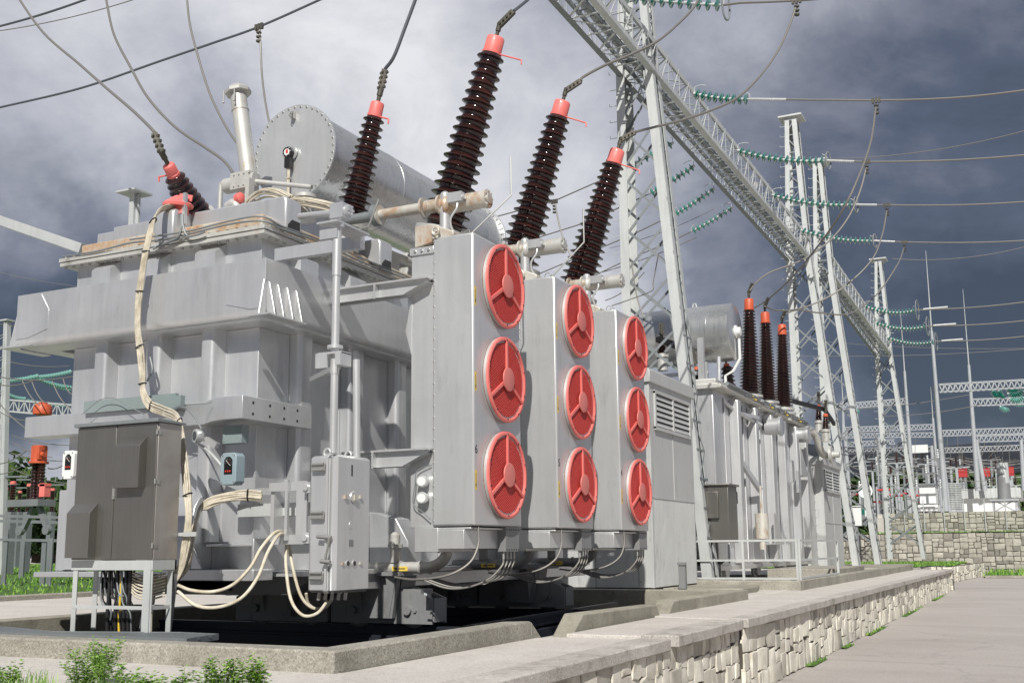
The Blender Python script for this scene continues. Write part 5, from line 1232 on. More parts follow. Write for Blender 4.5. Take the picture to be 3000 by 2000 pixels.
for i,(vs,ve,vc,vend,dr,n,tip) in enumerate((((1692,345),(1898,369),(1990,372),(2450,347),[(1990,384),(1975,440),(1948,500),(1903,555),(1840,598),(1770,625),(1738,648),(1722,668)],15,0),
      ((1772,447),(1962,470),(2037,471),(2450,456),[(2037,483),(2026,540),(2000,600),(1930,665),(1850,705),(1790,713),(1764,707),(1757,703)],15,1),
      ((1838,528),(2006,553),(2077,556),(2450,546),[(2077,568),(2060,610),(2010,680),(1950,720),(1880,718),(1830,712),(1805,722),(1798,728)],15,2))):
    p,q,y=rightline(vs,ve,None,n,i+1,ring=.8,sgs=.12)
    e=at(*vend,'y',y); c=at(*vc,'y',y); nm=('second','third','fourth')[i]
    wire([q,q.lerp(c,.5),c]+[c.lerp(e,k/8)-Vector((0,0,.08*math.sin(math.pi*k/8))) for k in range(1,9)],RW,'%s conductor from the top right of the girder'%nm,group=GR,clamps=[(c,(1,0,0))])
    b=MB(); b.tube([q,q.lerp(c,.7)],RW*1.5,8); tag(b.build('dead_end_sleeve','silver_clean'),'bright sleeve at the start of the %s conductor'%nm,'sleeve')
    yt=27+1.7*i; P=spline([at(a,b_,'y',y+(yt-y)*k/7) for k,(a,b_) in enumerate(dr)],8)
    wire(P,RW,'dropper curving from the %s conductor to a far bushing'%nm)
# top string and its conductor
p=at(1425,-8,'y',21); q=at(1662,12,'y',21); string(p,q,11,'topmost green insulator string cut by the upper picture edge',ring=1.1,sg=.03)
c=at(1829,2,'y',21); wire([q,at(1700,7,'y',21),at(1760,5,'y',21),c,at(1880,-2,'y',21),at(1990,-14,'y',21)],.024,'conductor running along the upper picture edge',mt='white' if 0 else 'wire',clamps=[(c,(1,0,0))])
wire(spline([hv[2]]+vpath([(1452,305,16.2),(1500,293,16.8),(1580,272,17.6),(1650,247,18.4),(1700,220,19),(1750,170,19.8),(1790,112,20.4),(1815,55,20.8),(1828,15,21)],'y'),8),.022,'conductor sweeping from the third tall bushing up to the upper picture edge')
wire(spline([hv[1]]+vpath([(1340,177,14.4),(1390,150,14.8),(1450,125,15.3),(1510,95,15.8),(1560,53,16.4),(1595,15,17),(1620,-30,17.5)],'y'),8),.022,'conductor from the middle tall bushing passing in front of the lattice girder')
wire(spline([hv[0]]+vpath([(1190,18,12.5),(1212,0,12.7),(1245,-30,13)],'y'),8),.022,'short conductor leaving the nearest tall bushing at the top',mt='wire_dark')
wire(spline([lve]+vpath([(905,130,10.6),(930,65,10.6),(957,-8,10.6),(975,-60,10.6)],'y'),8),.022,'straight conductor rising from the slim bushing',mt='wire_dark')
# low bus of wires on the left
wire(spline([sme]+vpath([(358,308,9.5),(340,288,9.7),(300,250,10),(240,199,10.6),(180,146,11.2),(100,76,12),(40,-8,13),(10,-60,13.5)],'y'),8),.021,'curved conductor from the short tilted bushing to the top left corner')
wire(spline(vpath([(240,-30,13),(245,5,13),(262,80,12.6),(300,155,12.2),(340,225,11.8),(400,290,11.5),(470,338,11.2),(505,362,11),(525,382,10.8),(535,398,10.6)],'y'),8),.021,'curved conductor coming down beside the vent pipe')
wire(spline(vpath([(428,-30,15),(430,3,15),(437,60,14.8),(455,130,14.6),(480,210,14.4),(510,275,14.2),(543,328,14),(580,370,13.8),(610,400,13.6)],'y'),8),.021,'conductor passing behind the vent pipe to the round tank')
p0=at(-40,259,'y',16); p1=at(770,-18,'y',16); cl=at(595,62,'y',16)
wire(spline(vpath([(-60,262),(0,247),(185,203),(370,140),(490,99),(595,62),(735,0),(800,-30)],'y',16),8),.024,'dark thick conductor crossing the sky from left edge to top',mt='wire_dark',clamps=[(cl,(p1-p0))])
wire(spline(vpath([(596,68,16),(599,110,16),(601,160,15.9),(606,210,15.7),(614,260,15.5),(622,295,15.4)],'y'),6),.020,'thin twisted dropper hanging above the round conservator tank')
wire(sag(at(-40,70,'y',22),at(260,-25,'y',22),.1,16),.035,'thick blue-grey conductor across the top left corner',mt='wire_dark')
wire(sag(at(-40,76,'y',26),at(360,-18,'y',26),.2,16),.018,'thin conductor under the thick one in the top left corner')
wire(sag(at(-30,618,'y',30),at(220,662,'y',30),.1,10),.012,'hair-thin wire left of the reinforcing beam')
# strings and lines on the other side of the girder
def leftline(vs,ve,path,n,label,lbl2,dy=4.0,mid=None):
    p=at(*vs,'x',-7.95); q=at(*ve,'y',p.y-.0); string(p,q,n,label,sg=.03,horn=True,scale=.95)
    wire([q]+vpath([(a,b_,q.y+(i+1)*.2) for i,(a,b_) in enumerate(path)],'y'),.018,lbl2,clamps=[(at(*mid,'y',q.y+.2),(-1,0,0))] if mid else ())
leftline((1548,327),(1436,385),[(1374,417),(1272,462),(1116,504)],8,'short green insulator string seen through the near tower','upper wire running left behind the tall bushings',mid=(1273,463))
leftline((1596,380),(1492,445),[(1420,478),(1346,511),(1180,563)],10,'green insulator string just under the girder beside the tower leg','second wire running left behind the bushings',mid=(1346,511))
leftline((1642,432),(1549,492),[(1450,540),(1330,590),(1240,628)],9,'green insulator string hanging left of the girder, third from the tower','third wire running left behind the bushings')
leftline((1683,476),(1588,532),[(1530,560),(1450,592),(1330,650)],9,'green insulator string hanging left of the girder, lowest of the row','fourth wire running left behind the gantry legs',mid=(1449,592))
for (a,b_,y_,r_,t_) in (((1320,640),(1600,545),25,.010,'thin wire between the third bushing and the tower'),((1400,570),(1640,480),27,.008,'hair-thin guy wire behind the tower'),((1390,690),(1480,625),24,.012,'thin dark wire low behind the tower')):
    wire(sag(at(*a,'y',y_),at(*b_,'y',y_),.1,12),r_,t_)
wire(spline(vpath([(1276,470,18),(1282,505,18),(1293,545,18),(1311,588,18)],'y'),6),.014,'dropper hanging between the first two tall bushings')
wire(spline(vpath([(1450,600,20),(1456,640,20),(1465,690,20),(1480,730,20)],'y'),6),.014,'dropper hanging behind the near tower leg')
wire(spline(vpath([(1513,580,19),(1500,650,19),(1497,668,19),(1440,690,19),(1405,702,19)],'y'),3),.010,'thin bent rod wire between the tower legs')
# thin wires far right
for (a,b_,y_,r_,t_) in (((1910,365),(2450,272),60,.022,'thin rising wire starting near the tower top'),((2050,594),(2450,538),60,.02,'thin wire from the farthest tower top to the right edge'),((1760,770),(2450,797),90,.016,'hair-thin level wire crossing behind the far gantry'),((1700,420),(1860,350),45,.012,'thin wire left of the second tower')):
    wire(sag(at(*a,'y',y_),at(*b_,'y',y_),.5,20),r_,t_)
for i,(vs,ve,vr) in enumerate((((1985,702),(2104,712),(2450,680)),((2010,740),(2128,749),(2450,724)),((2037,774),(2148,784),(2450,760)))):
    p=at(*vs,'x',-6.7); q=at(*ve,'y',p.y); string(p,q,14,('upper','middle','lower')[i]+' green insulator string of the far girder',sg=.2,ring=1.5,scale=1.15)
    e=at(*vr,'y',p.y); wire([q]+[q.lerp(e,k/8)-Vector((0,0,.12*math.sin(math.pi*k/8))) for k in range(1,9)],.028,('upper','middle','lower')[i]+' conductor beyond the far insulator rings')
    b=MB(); b.tube([q+Vector((.3,0,0)),q.lerp(e,.22)],.05,8); tag(b.build('dead_end_sleeve','silver_clean'),'bright sleeve of the %s far conductor'%('upper','middle','lower')[i],'sleeve')
# ---------------- second transformer ----------------
T2=thing('power_transformer','second silver power transformer with three slender bushings behind the near gantry leg','transformer',(-8,28,.3))
XB=-6.55
b=MB(); b.box(-9.3,XB,23.6,33.4,.45,4.35); b.build('tank','silver',T2,bevel=.02)
b=MB()
for y in (24.9,26.6,28.3,29.8,31.4,32.7):
    b.prism([(XB,y),(XB+.22,y+.02),(XB+.22,y+.30),(XB+.02,y+.45)],'xy',.5,4.25); b.box(XB,XB+.03,y-.5,y-.46,.5,4.25)
b.split('column_stiffener','silver_clean',T2,bevel=.02)
b=MB(); b.box(-9.45,XB+.16,23.45,33.55,4.34,4.46); b.box(-9.2,XB+.02,23.8,33.2,4.46,4.62); b.tube([(XB+.17,23.5,4.40),(XB+.17,33.5,4.40)],.06,8); b.build('cover_flange','silver_dirty',T2,bevel=.02)
b=MB(); b.box(-9.4,XB+.06,23.5,33.5,.36,.46); 
for y in (27.9,31.6):
    for z in (.95,2.9):
        if z>2 and y<30: continue
        b.prism([(z,y),(z+.75,y),(z,y+1.0)] if 0 else [(y,z),(y+1.0,z),(y+.1,z+.75),(y,z+.75)],'yz',XB+.24,XB+.27); b.box(XB+.02,XB+.27,y,y+1.0,z-.03,z)
b.split('jacking_bracket','silver_clean',T2)
b=MB()
for y,z in ((28.4,3.95),(32.0,4.05)): b.lathe((XB+.05,y,z),(1,0,0),[(0,.22),(.35,.22),(.35,.26),(.42,.26)],24)
for y,z in ((30.2,2.6),(31,2.35)): b.box(XB+.22,XB+.30,y,y+.3,z,z+.6)
b.split('valve_port','silver',T2)
b=MB(); cc=at(1690,762,'y',25.6); rr=.70
b.lathe((cc.x,cc.y,cc.z),(-1,0,0),[(0,.02),(0,rr*.94),(.03,rr),(.55,rr),(.55,rr*1.012),(.58,rr*1.012),(.58,rr),(2.2,rr),(2.2,rr*1.012),(2.24,rr*1.012),(2.24,rr),(2.9,rr)],56); co=b.build('conservator','silver_cons',T2)
b=MB(); q=cc+Vector((.0,0,.0)); b.lathe(q,(1,0,0),[(0,.16),(.03,.16),(.04,.11),(.12,.11),(.13,.07)],20); b.tube([q+Vector((.06,.05,-.1)),q+Vector((.06,.05,-.65)),q+Vector((-.1,0,-.95)),q+Vector((-.3,0,-1.05)),q+Vector((-.3,0,-1.7))],.035,8); b.build('level_gauge','white',co)
b=MB()
for x in (cc.x-1.0,cc.x-2.6): b.tube([(x-.05,cc.y,cc.z+rr),(x-.03,cc.y,cc.z+rr+.10),(x+.03,cc.y,cc.z+rr+.10),(x+.05,cc.y,cc.z+rr)],.02,6)
b.split('lifting_eye','galv',co)
b=MB(); yy=24.4
for x in (-8.0,-6.95):
    b.bar((x,yy,2.2 if x>-7.2 else 3.6),(x,yy,4.9),.10); b.bar((x,yy+2,3.6),(x,yy+2,4.9),.10)
b.bar((-8.9,yy,4.86),(-6.85,yy,4.86),.08); b.bar((-6.95,yy,2.25),(-6.95,yy,5.1),.12,.16); b.bar((-8.1,yy,3.35),(-6.4,yy+.1,1.9),.06); b.bar((-6.9,yy-.4,4.05),(-6.25,yy+2.0,2.2),.09,.12); b.bar((-6.9,yy-.4,4.05),(-6.9,yy-.4,5.6),.10,.14)
b.bar((-6.9,yy-.4,4.05),(-6.3,yy+2.3,4.0),.08); b.tube(spline([(-6.6,yy,5.2),(-6.6,yy,4.4),(-6.5,yy+.3,4.1),(-6.4,yy+1.5,3.95),(-6.4,yy+3,3.9)],5),.05,8)
b.split('support_frame','silver',T2)
for k,(vt,vb,yy) in enumerate((((1720,686),(1723,905),27.2),((1757,717),(1764,920),28.9),((1796,745),(1800,935),30.6))):
    tp=at(*vt,'y',yy); bs=at(*vb,'y',yy); bushing(bs,tp,.20 if k<1 else .185,.105,26,'slender straight brown bushing, %s of the three on the far transformer'%('left','middle','right')[k],cap=(.30,.12),horn=False,parent=T2,capmat='orange',clampdir=(.4,-.2,.7),segs=22,shed=1.45)
    b=MB(); b.lathe(bs-Vector((0,0,.22)),(0,0,1),[(0,.34),(.06,.34),(.07,.24),(.2,.22)],20); b.lathe(bs-Vector((.0,0,.03)),(-1,-.3,.2),[(0,.10),(.24,.13)],12,1) if k!=1 else None; b.build('turret',['silver_clean','red'],T2)
for k,(vt,vb,yy) in enumerate((((1668,835),(1676,900),26.0),((1598,843),(1605,880),25.0),((1896,950),(1896,985),33.5),((1880,930),(1880,965),34.5),((1520,785),(1521,812),22.6))):
    tp=at(*vt,'y',yy); bs=at(*vb,'y',yy); bushing(bs,tp,.13 if k<2 else .09,.11 if k<2 else .06,6,('short brown bushing under the far round tank','short brown bushing behind the near gantry leg','small red-capped bushing at the far end of the far transformer','small red-capped bushing beside the black busbar','small grey-capped bushing on the post above the near shed')[k],cap=(.08,.07),horn=False,parent=T2,capmat='orange' if k!=4 else 'silver',segs=16,foot=True)
b=MB(); b.bar((-6.6,31.5,5.05),(-5.9,33.6,4.95),.08,.12); b.bar((-5.9,33.6,4.95),(-5.8,34.6,4.6),.08,.12); b.bar((-7.4,22.4,5.35),(-6.95,23.3,5.2),.12); b.bar((-7.0,23.2,5.2),(-7.0,23.2,4.4),.12); b.split('busbar','black',T2)
b=MB(); z=3.9; b.tube(spline([(XB+.1,33.0,4.3),(XB+.35,33.4,4.2),(XB+.45,33.8,3.7),(XB+.5,34.3,3.6),(XB+.4,34.7,3.7)],6),.11,12); b.lathe((XB+.62,34.2,3.62),(1,0,0),[(0,.26),(.08,.26),(.09,.1),(.3,.1)],20); b.build('oil_pipe','silver_dirty',T2)
b=MB()
for i in range(26):
    y=25.5+i*.3; b.tube(spline([(XB+.16,y,4.52),(XB+.27,y+.15,4.42+.03*(i%3)),(XB+.2,y+.3,4.5)],3),.018,5,1 if i%6 in (2,3) else 0)
b.tube([(XB+.22,24,4.5),(XB+.22,33,4.5)],.05,8); b.build('control_cable',['galv_dark','yelmark'],T2)
b=MB(); p_=at(1715,1265,'y',25.8)
b.cyl((-6.2,26.2,1.05),(-6.2,26.2,1.65),.16,n=20); b.cyl((-6.2,26.2,.8),(-6.2,26.2,1.05),.08,n=12); b.cyl((-6.2,26.2,1.65),(-6.2,26.2,2.3),.03,n=8); b.build('silica_breather','silver_rust',T2)
# cabinet of the second transformer
b=MB(); b.box(-8.0,-5.95,22.3,23.0,.95,2.12); b.box(-6.5,-6.15,22.22,22.3,1.45,2.0); b.box(-8.05,-5.9,22.25,23.05,2.12,2.16); c2=b.build('control_box','stainless',T2,bevel=.01)
b=MB()
for dy,dz in ((0,1.95),(.35,1.95),(.2,1.62)): b.box(-6.33,-6.27,23.7+dy,23.7+dy+.25,dz-.13,dz+.13); b.split('thermometer',['bluegrey'],T2)
b=MB()
for i in range(16): b.tube(spline([(-7.6+.08*i,22.7,.95),(-7.6+.08*i,22.7,.7),(-7.4+.07*i,22.8,.5),(-7.1+.06*i,22.8,.6)],4),.02,5)
b.build('cable_tangle','black',T2)
b=MB()
for y in (25,28,31): b.lathe((-6.9,y,.35),(1,0,0),[(0,.25),(.05,.25),(.06,.2),(.15,.2)],24)
b.split('wheel','galv',T2)
# railing
RL=thing('railing','galvanised pipe railing standing on the upstand before the second transformer','railing',(-5.2,24,.2))
b=MB(); yr=21.5
for x in (-7.6,-6.75,-5.5,-4.45,-4.4): b.bar((x,yr+ .05,.2),(x,yr+.05,1.0),.045)
b.bar((-4.45,26,.2),(-4.45,26,1.0),.045); b.split('post','galv',RL)
b=MB()
for z in (.98,.60,.25): b.bar((-7.6,yr+.05,z),(-4.45,yr+.05,z),.04); b.bar((-4.45,yr+.05,z),(-4.45,26,z),.04)
b.build('rail','galv',RL)
b=MB(); q=at(1964,1185,'y',39.5); b.box(q.x-.2,q.x+.2,39.5,39.7,q.z-.33,q.z+.33); b.box(q.x-.22,q.x+.22,39.45,39.72,q.z+.33,q.z+.36); b.cyl((q.x,39.6,q.z-.33),(q.x,39.6,q.z-.55),.06,n=8,m=1); b.box(q.x-.06,q.x+.06,39.6,39.7,.1,q.z-.3,1)
tag(b.build('terminal_box',['white','galv_dark'],bevel=.01),'pale terminal box mounted near the foot of the second gantry tower','junction box')
b=MB(); b.box(-6.02,-5.9,19.0,19.1,.14,.55); b.box(-6.04,-5.88,18.98,19.02,.55,.6); tag(b.build('bollard_stub','silver_dark'),'small dark stub post at the corner of the near shed','post')
# ---------------- far left yard ----------------
LY=16.0
# slanting steel box beam top left
b=MB(); p=at(-40,492,'y',13.5); q=at(192,572,'y',13.5); b.bar(p,q,.16,.17); b.bar(p-Vector((0,.02,.1)),q-Vector((0,.02,.1)),.2,.02,m=1)
tag(b.build('steel_beam',['galv','galv_dark']),'grey steel box beam entering from the left edge at cover height','beam')
# tapered mast
t=thing('steel_mast','tapered grey steel mast with climbing hooks at the left edge','mast',at(5,1300,'z',0))
pb=at(2,1300,'y',30.0); yb_=30.0; top=at(17,738,'y',yb_)
b=MB(); base=Vector((pb.x,yb_,0)); b.add([base+Vector((-.25,-.1,0)),base+Vector((.20,-.1,0)),top+Vector((.10,-.1,0)),top+Vector((-.10,-.1,0)),base+Vector((-.25,.1,0)),base+Vector((.20,.1,0)),top+Vector((.1,.1,0)),top+Vector((-.1,.1,0))],[(0,1,2,3),(5,4,7,6),(1,5,6,2),(4,0,3,7),(3,2,6,7)]); b.bar(base+Vector((-.04,-.12,0)),top+Vector((0,-.12,0)),.03,.03)
b.build('pole','galv',t)
b=MB(); b.box(top.x-.2,top.x+.2,top.y-.2,top.y+.2,top.z,top.z+.06); b.build('cap_plate','galv',t)
b=MB()
for k in range(14):
    c=base.lerp(top,.35+.045*k); b.tube([c+Vector((-.10,-.1,0)),c+Vector((-.10,-.25,-.1)),c+Vector((-.10,-.3,.0)),c+Vector((-.1,-.1,.1))],.012,5)
b.build('climbing_hook','galv',t)
# red and brown current transformer on stand
t=thing('instrument_transformer','orange-red topped instrument transformer on a steel stand behind the beam end','instrument transformer',at(95,1300,'z',0))
yb_=21.5; c=lambda vx,vy:at(vx,vy,'y',yb_)
b=MB(); p=c(99,925); q=c(94,1190)
b.lathe((p.x,yb_,c(99,1005).z),(0,0,1),[(i*.09,(.20 if i%2 else .16)) for i in range(5)],20); b.lathe((c(88,1).x*0+p.x-.14,yb_,c(90,1148).z),(0,0,1),[(i*.045,(.115 if i%2 else .085)) for i in range(24)],16); b.lathe((p.x+.10,yb_,c(90,1148).z),(0,0,1),[(i*.045,(.115 if i%2 else .085)) for i in range(24)],16)
b.split('insulator','porcelain',t)
b=MB(); z=c(99,945).z; b.lathe((p.x,yb_,z-.10),(0,0,1),[(0,.18),(.02,.25),(.06,.26),(.22,.25),(.30,.21),(.32,.12),(.36,.12),(.37,.05)],24); zz=c(90,1060).z
b.box(p.x-.18,p.x+.12,yb_-.15,yb_+.15,zz,zz+.42); b.lathe((p.x-.03,yb_,zz-.05),(0,0,1),[(0,.27),(.05,.27),(.07,.2),(.35,.17),(.50,.2)],18); b.cyl((p.x+.1,yb_-.1,zz+.2),(p.x+.3,yb_-.1,zz+.18),.07,n=12); b.box(p.x+.1,p.x+.2,yb_-.2,yb_-.1,zz+.05,zz+.4)
b.split('head','orange',t)
b=MB(); z1=c(90,1150).z; b.box(p.x-.85,p.x+.38,yb_-.3,yb_+.3,z1-.15,z1+.04); z2=c(90,1222).z
b.bar((p.x-.1,yb_,z1-.15),(p.x-.50,yb_,z2+.05),.13); b.bar((p.x+.1,yb_,z1-.15),(p.x+.50,yb_,z2+.05),.13)
for dx in (-.52,.52): b.cyl((p.x+dx,yb_-.12,z2+.06),(p.x+dx,yb_+.0,z2+.06),.13,n=16)
b.split('stand','galv_dark',t)
b=MB(); q=at(103,1125,'y',21); b.box(q.x-.1,q.x+.1,20.9,21.1,q.z-.18,q.z+.18); b.box(q.x-.15,q.x+.12,20.9,21.1,q.z+.1,q.z+.16); tag(b.build('red_relay','red'),'small bright red box beside the porcelain ribs','box')
# disconnector frames
t=thing('disconnector_frame','low grey steel frame of rails and posts over the lawn at the left','steel frame',at(60,1300,'z',0))
yf=20.5; c=lambda vx,vy:at(vx,vy,'y',yf)
b=MB()
for v in ((-40,1183,140,1188),(-40,1238,138,1241)):
    b.bar(c(v[0],v[1]),c(v[2],v[3]),.08,.07)
for v in ((-40,1195,140,1199),): b.bar(at(v[0],v[1],'y',26),at(v[2],v[3],'y',26),.1)
b.split('cross_rail','galv_dark',t)
for vx,vz,y in ((10,1215,20.5),(97,1240,20.5),(112,1235,20.3),(48,1240,26)):
    b=MB(); p=at(vx,vz,'y',y); b.lbar((p.x,y,.02),(p.x,y,p.z),.16 if y<25 else .2,.02,(1,0,0),(0,1,0)); b.box(p.x-.1,p.x+.3,y-.1,y+.3,.02,.06); b.build('post','galv_dark',t)
# further bays with red heads
rnd=random.Random(31)
for i,(vx,y) in enumerate(((28,30),(45,44),(66,33),(12,38),(120,40))):
    p=at(vx,1150,'y',y); b=MB(); t=thing('post_insulator','brown ribbed post insulator with a red cap, %s on the left yard frames'%('nearest the mast','small and far','middle','behind the mast','nearest the cabinet')[i],'insulator',(p.x,y,0))
    z0=at(vx,1175,'y',y).z; b.lathe((p.x,y,z0),(0,0,1),[(k*.05,.13 if k%2 else .09) for k in range(22)],14); b.build('insulator','porcelain',t)
    b=MB(); b.lathe((p.x,y,z0+1.08),(0,0,1),[(0,.12),(.10,.12),(.12,.07)],12); b.build('cap','red',t)
    b=MB(); b.box(p.x-.14,p.x+.14,y-.14,y+.14,0,z0); b.bar((p.x-.8,y,z0+1.4),(p.x+.8,y,z0+1.35),.07); b.split('stand','galv_dark',t)
# green strings and wires at left
def ls(a,b_,y,n,lb,sc=1.0): string(at(*a,'y',y),at(*b_,'y',y),n,lb,me=DM2,sg=.1,group='pale green insulator strings at the left edge',scale=sc,horn=False)
ls((-12,875),(90,862),46,16,'pale green string nearly level at the left edge',.9); ls((66,866),(166,852),47,16,'pale green string rising to the tank edge',.9); ls((85,868),(166,890),48,14,'pale green string descending right to the tank edge',.9); ls((100,874),(164,895),50,11,'short pale green string just below the others',.8)
ls((20,905),(60,915),60,8,'small pale green string beside the mast',1.0); ls((60,918),(160,932),66,14,'far pale green string above the red head',1.0)
W=[((-20,861),(170,864)),((-20,878),(80,872)),((-20,900),(70,990)),((-20,930),(60,965)),((60,965),(90,985)),((28,1000),(170,1022)),((25,1040),(170,1058)),((25,1075),(160,1110)),((-20,1065),(60,1035)),((50,870),(92,930)),((72,872),(105,925)),((120,875),(160,935)),((145,870),(168,905)),((28,1015),(120,1050)),((-20,1085),(50,1070)),((110,1075),(165,1050)),((22,748),(80,728)),((-20,735),(20,740)),((20,830),(160,840))]
for i,(a,b_) in enumerate(W):
    y=(20,20,22,24,24,34,34,36,22,21,21,21,22,36,24,22,30,30,34)[i]
    wire(sag(at(*a,'y',y),at(*b_,'y',y),.12,12),.016 if y<30 else .018,'thin substation wire among the equipment at the left edge',group='thin wires at the left edge')
# lattice far beam at left
t=thing('lattice_beam','far lattice beam glimpsed between the mast and the tank','lattice beam',at(90,930,'y',46))
b=MB(); A0,A1=at(20,918,'y',46),at(170,930,'y',46); d=Vector((0,0,.7)); b.bar(A0,A1,.1); b.bar(A0-d,A1-d,.1); lattice(b,A0,A1,A0-d,A1-d,12,.07,cross=False); b.build('truss','galv',t)
# ---------------- far substation at the right ----------------
def Z3(x,y): return (1803.2+.4498*x,627.2+.4498*y)
def pole(x3,yt,yb,y,w,label,spike=0,mt='white',name='steel_pole',top=.5):
    p=at(*Z3(x3[0],yt),'y',y); q=at(*Z3(x3[1],yb),'y',y); t=thing(name,label,'pole',q)
    b=MB(); b.cyl(q,p,w*.62,w*.62*top,n=12); b.build('shaft',mt,t)
    if spike: b=MB(); b.cyl(p,p+Vector((0,0,spike)),.05,.015,n=6); b.build('lightning_rod','galv',t)
    return t
M['farwhite']=paint('far_white_steel',(.33,.35,.37),(.42,.44,.46),.5,.1,.3,.1)
pole((748,822),295,1215,76,.30,'tall tapering white mast with a lightning rod left of the white building',5.5,'farwhite')
t=pole((762,838),570,1215,76.5,.22,'white leg leaning beside the tallest mast',0,'farwhite',top=.8)
pole((938,985),468,1110,90,.33,'white mast carrying the long lattice girders right of the building',6,'farwhite'); pole((975,1020),850,1110,91,.28,'inclined white leg of the mast above the building',0,'farwhite',top=.8)
pole((610,660),500,1215,95,.33,'slim white mast between the far tower and the tall one',5,'farwhite'); pole((755,790),740,1195,110,.35,'short white mast beneath the long girders',3,'farwhite')
pole((748,770),880,1190,115,.30,'far white column under the distant girder',0,'farwhite',top=.8); pole((480,515),840,1230,100,.36,'white column seen through the third tower',0,'farwhite',top=.8); pole((305,325),800,1100,120,.4,'far white column left of the third tower',0,'farwhite',top=.8)
pole((1205,1220),850,1110,95,.28,'white column at the right picture edge',0,'farwhite',top=.8); pole((72,78),545,900,100,.3,'far white mast behind the second tower',3,'farwhite'); pole((295,300),650,850,110,.3,'far slim mast right of the second tower',3,'farwhite')
def far_girder(a,b_,y,hz,n,label,y2=None):
    A=at(*Z3(*a),'y',y); B_=at(*Z3(*b_),'y',y2 or y); t=thing('lattice_girder',label,'girder',A); d=Vector((0,0,hz)); dy=Vector((0,hz*.9,0))
    b=MB(); w=hz*.13
    for o in (d*0,d,dy,dy+d): b.bar(A+o,B_+o,w)
    for o in (d*0,dy): lattice(b,A+o,B_+o,A+d+o,B_+d+o,n,w*.8,cross=False,horiz=False)
    b.build('truss','farwhite',t)
far_girder((788,605),(1260,580),76,0.50,33,'nearest white lattice girder right of the tallest mast')
far_girder((960,675),(1260,665),90,0.50,23,'second white lattice girder right of the inclined mast')
far_girder((255,695),(615,665),95,0.44,33,'white lattice girder behind the second and third towers')
far_girder((305,810),(760,795),105,0.44,41,'middle white lattice girder through the third tower'); far_girder((805,830),(1260,815),100,0.48,41,'white lattice girder above the hills to the right')
far_girder((290,840),(760,835),118,0.44,41,'pale lattice girder one row below the middle one'); far_girder((980,860),(1260,852),98,0.48,23,'low white lattice girder at the right edge')
far_girder((310,885),(560,870),125,0.48,23,'pale distant girder left behind the third tower'); far_girder((310,920),(760,908),120,0.48,41,'lowest pale girder over the hill line'); far_girder((815,915),(1260,900),118,0.48,41,'lowest pale girder right of the tall mast')
# plates on girders
b=MB(); p=at(*Z3(690,897),'y',117); b.box(p.x-.75,p.x+.75,116.8,116.9,p.z-.4,p.z+.4); tag(b.build('sign_plate','white'),'blank white plate on the lowest distant girder','sign')
# insulators hanging from the far girders
rnd=random.Random(12)
def hang(x3,y3,x4,y4,y,n,lb):
    string(at(*Z3(x3,y3),'y',y),at(*Z3(x4,y4),'y',y),n,lb,sg=.2,group='small far insulator strings',scale=1.5,horn=False,me=DM2 if rnd.random()<.4 else DM)
for k,(a,b_,c,d,y) in enumerate(((1060,600,1090,620,78),(1090,600,1120,625,78),(1140,615,1220,600,78),(1150,640,1220,632,78),(1100,680,1140,690,92),(1160,650,1220,665,92),(360,690,372,700,95),(1130,590,1200,585,79))):
    hang(a,b_,c,d,y,8,('tiny green insulator string slanting right, leftmost below the nearest white girder','tiny green insulator string slanting right, second from left below the nearest white girder','upper level row of green discs under the nearest white girder at the right edge','lower level row of green discs just above the second white girder','short green insulator string hanging below the second white girder','green discs drooping to the right edge from the second white girder','tiny insulator string hanging behind the third tower','green disc row tight under the nearest white girder, above the other rows')[k])
# slack far wires: one thing each
GW='faint wires of the distant switchyard'
for k in range(34):
    x0=rnd.choice((240,300,330,500,640,780,830,900)); x1=x0+rnd.uniform(150,420); y0=rnd.uniform(930,1090); y=rnd.uniform(85,130)
    wire(sag(at(*Z3(x0,y0),'y',y),at(*Z3(min(1250,x1),y0+rnd.uniform(-15,15)),'y',y),rnd.uniform(.1,.6),10),.022,'faint thin wire of the distant switchyard',group=GW,mt='wire')
for k in range(26):
    x0=rnd.uniform(340,1200); y0=rnd.uniform(800,905); y=rnd.uniform(95,120); dx=rnd.uniform(-70,70); h=rnd.uniform(120,230)
    wire(spline([at(*Z3(x0,y0),'y',y),at(*Z3(x0+dx*.2,y0+h*.5),'y',y),at(*Z3(x0+dx,y0+h),'y',y)],5),.024,'faint thin wire of the distant switchyard',group=GW,mt='wire')
for a in ((20,420,1250,385,100,.3),(240,700,940,620,80,.2),(480,730,1000,670,84,.2)):
    wire(sag(at(*Z3(a[0],a[1]),'y',a[4]),at(*Z3(a[2],a[3]),'y',a[4]),a[5],16),.022,'long pale wire crossing %s'%('under the far insulator rings' if a[0]==20 else 'behind the third tower, upper' if a[0]==240 else 'behind the third tower, lower'))
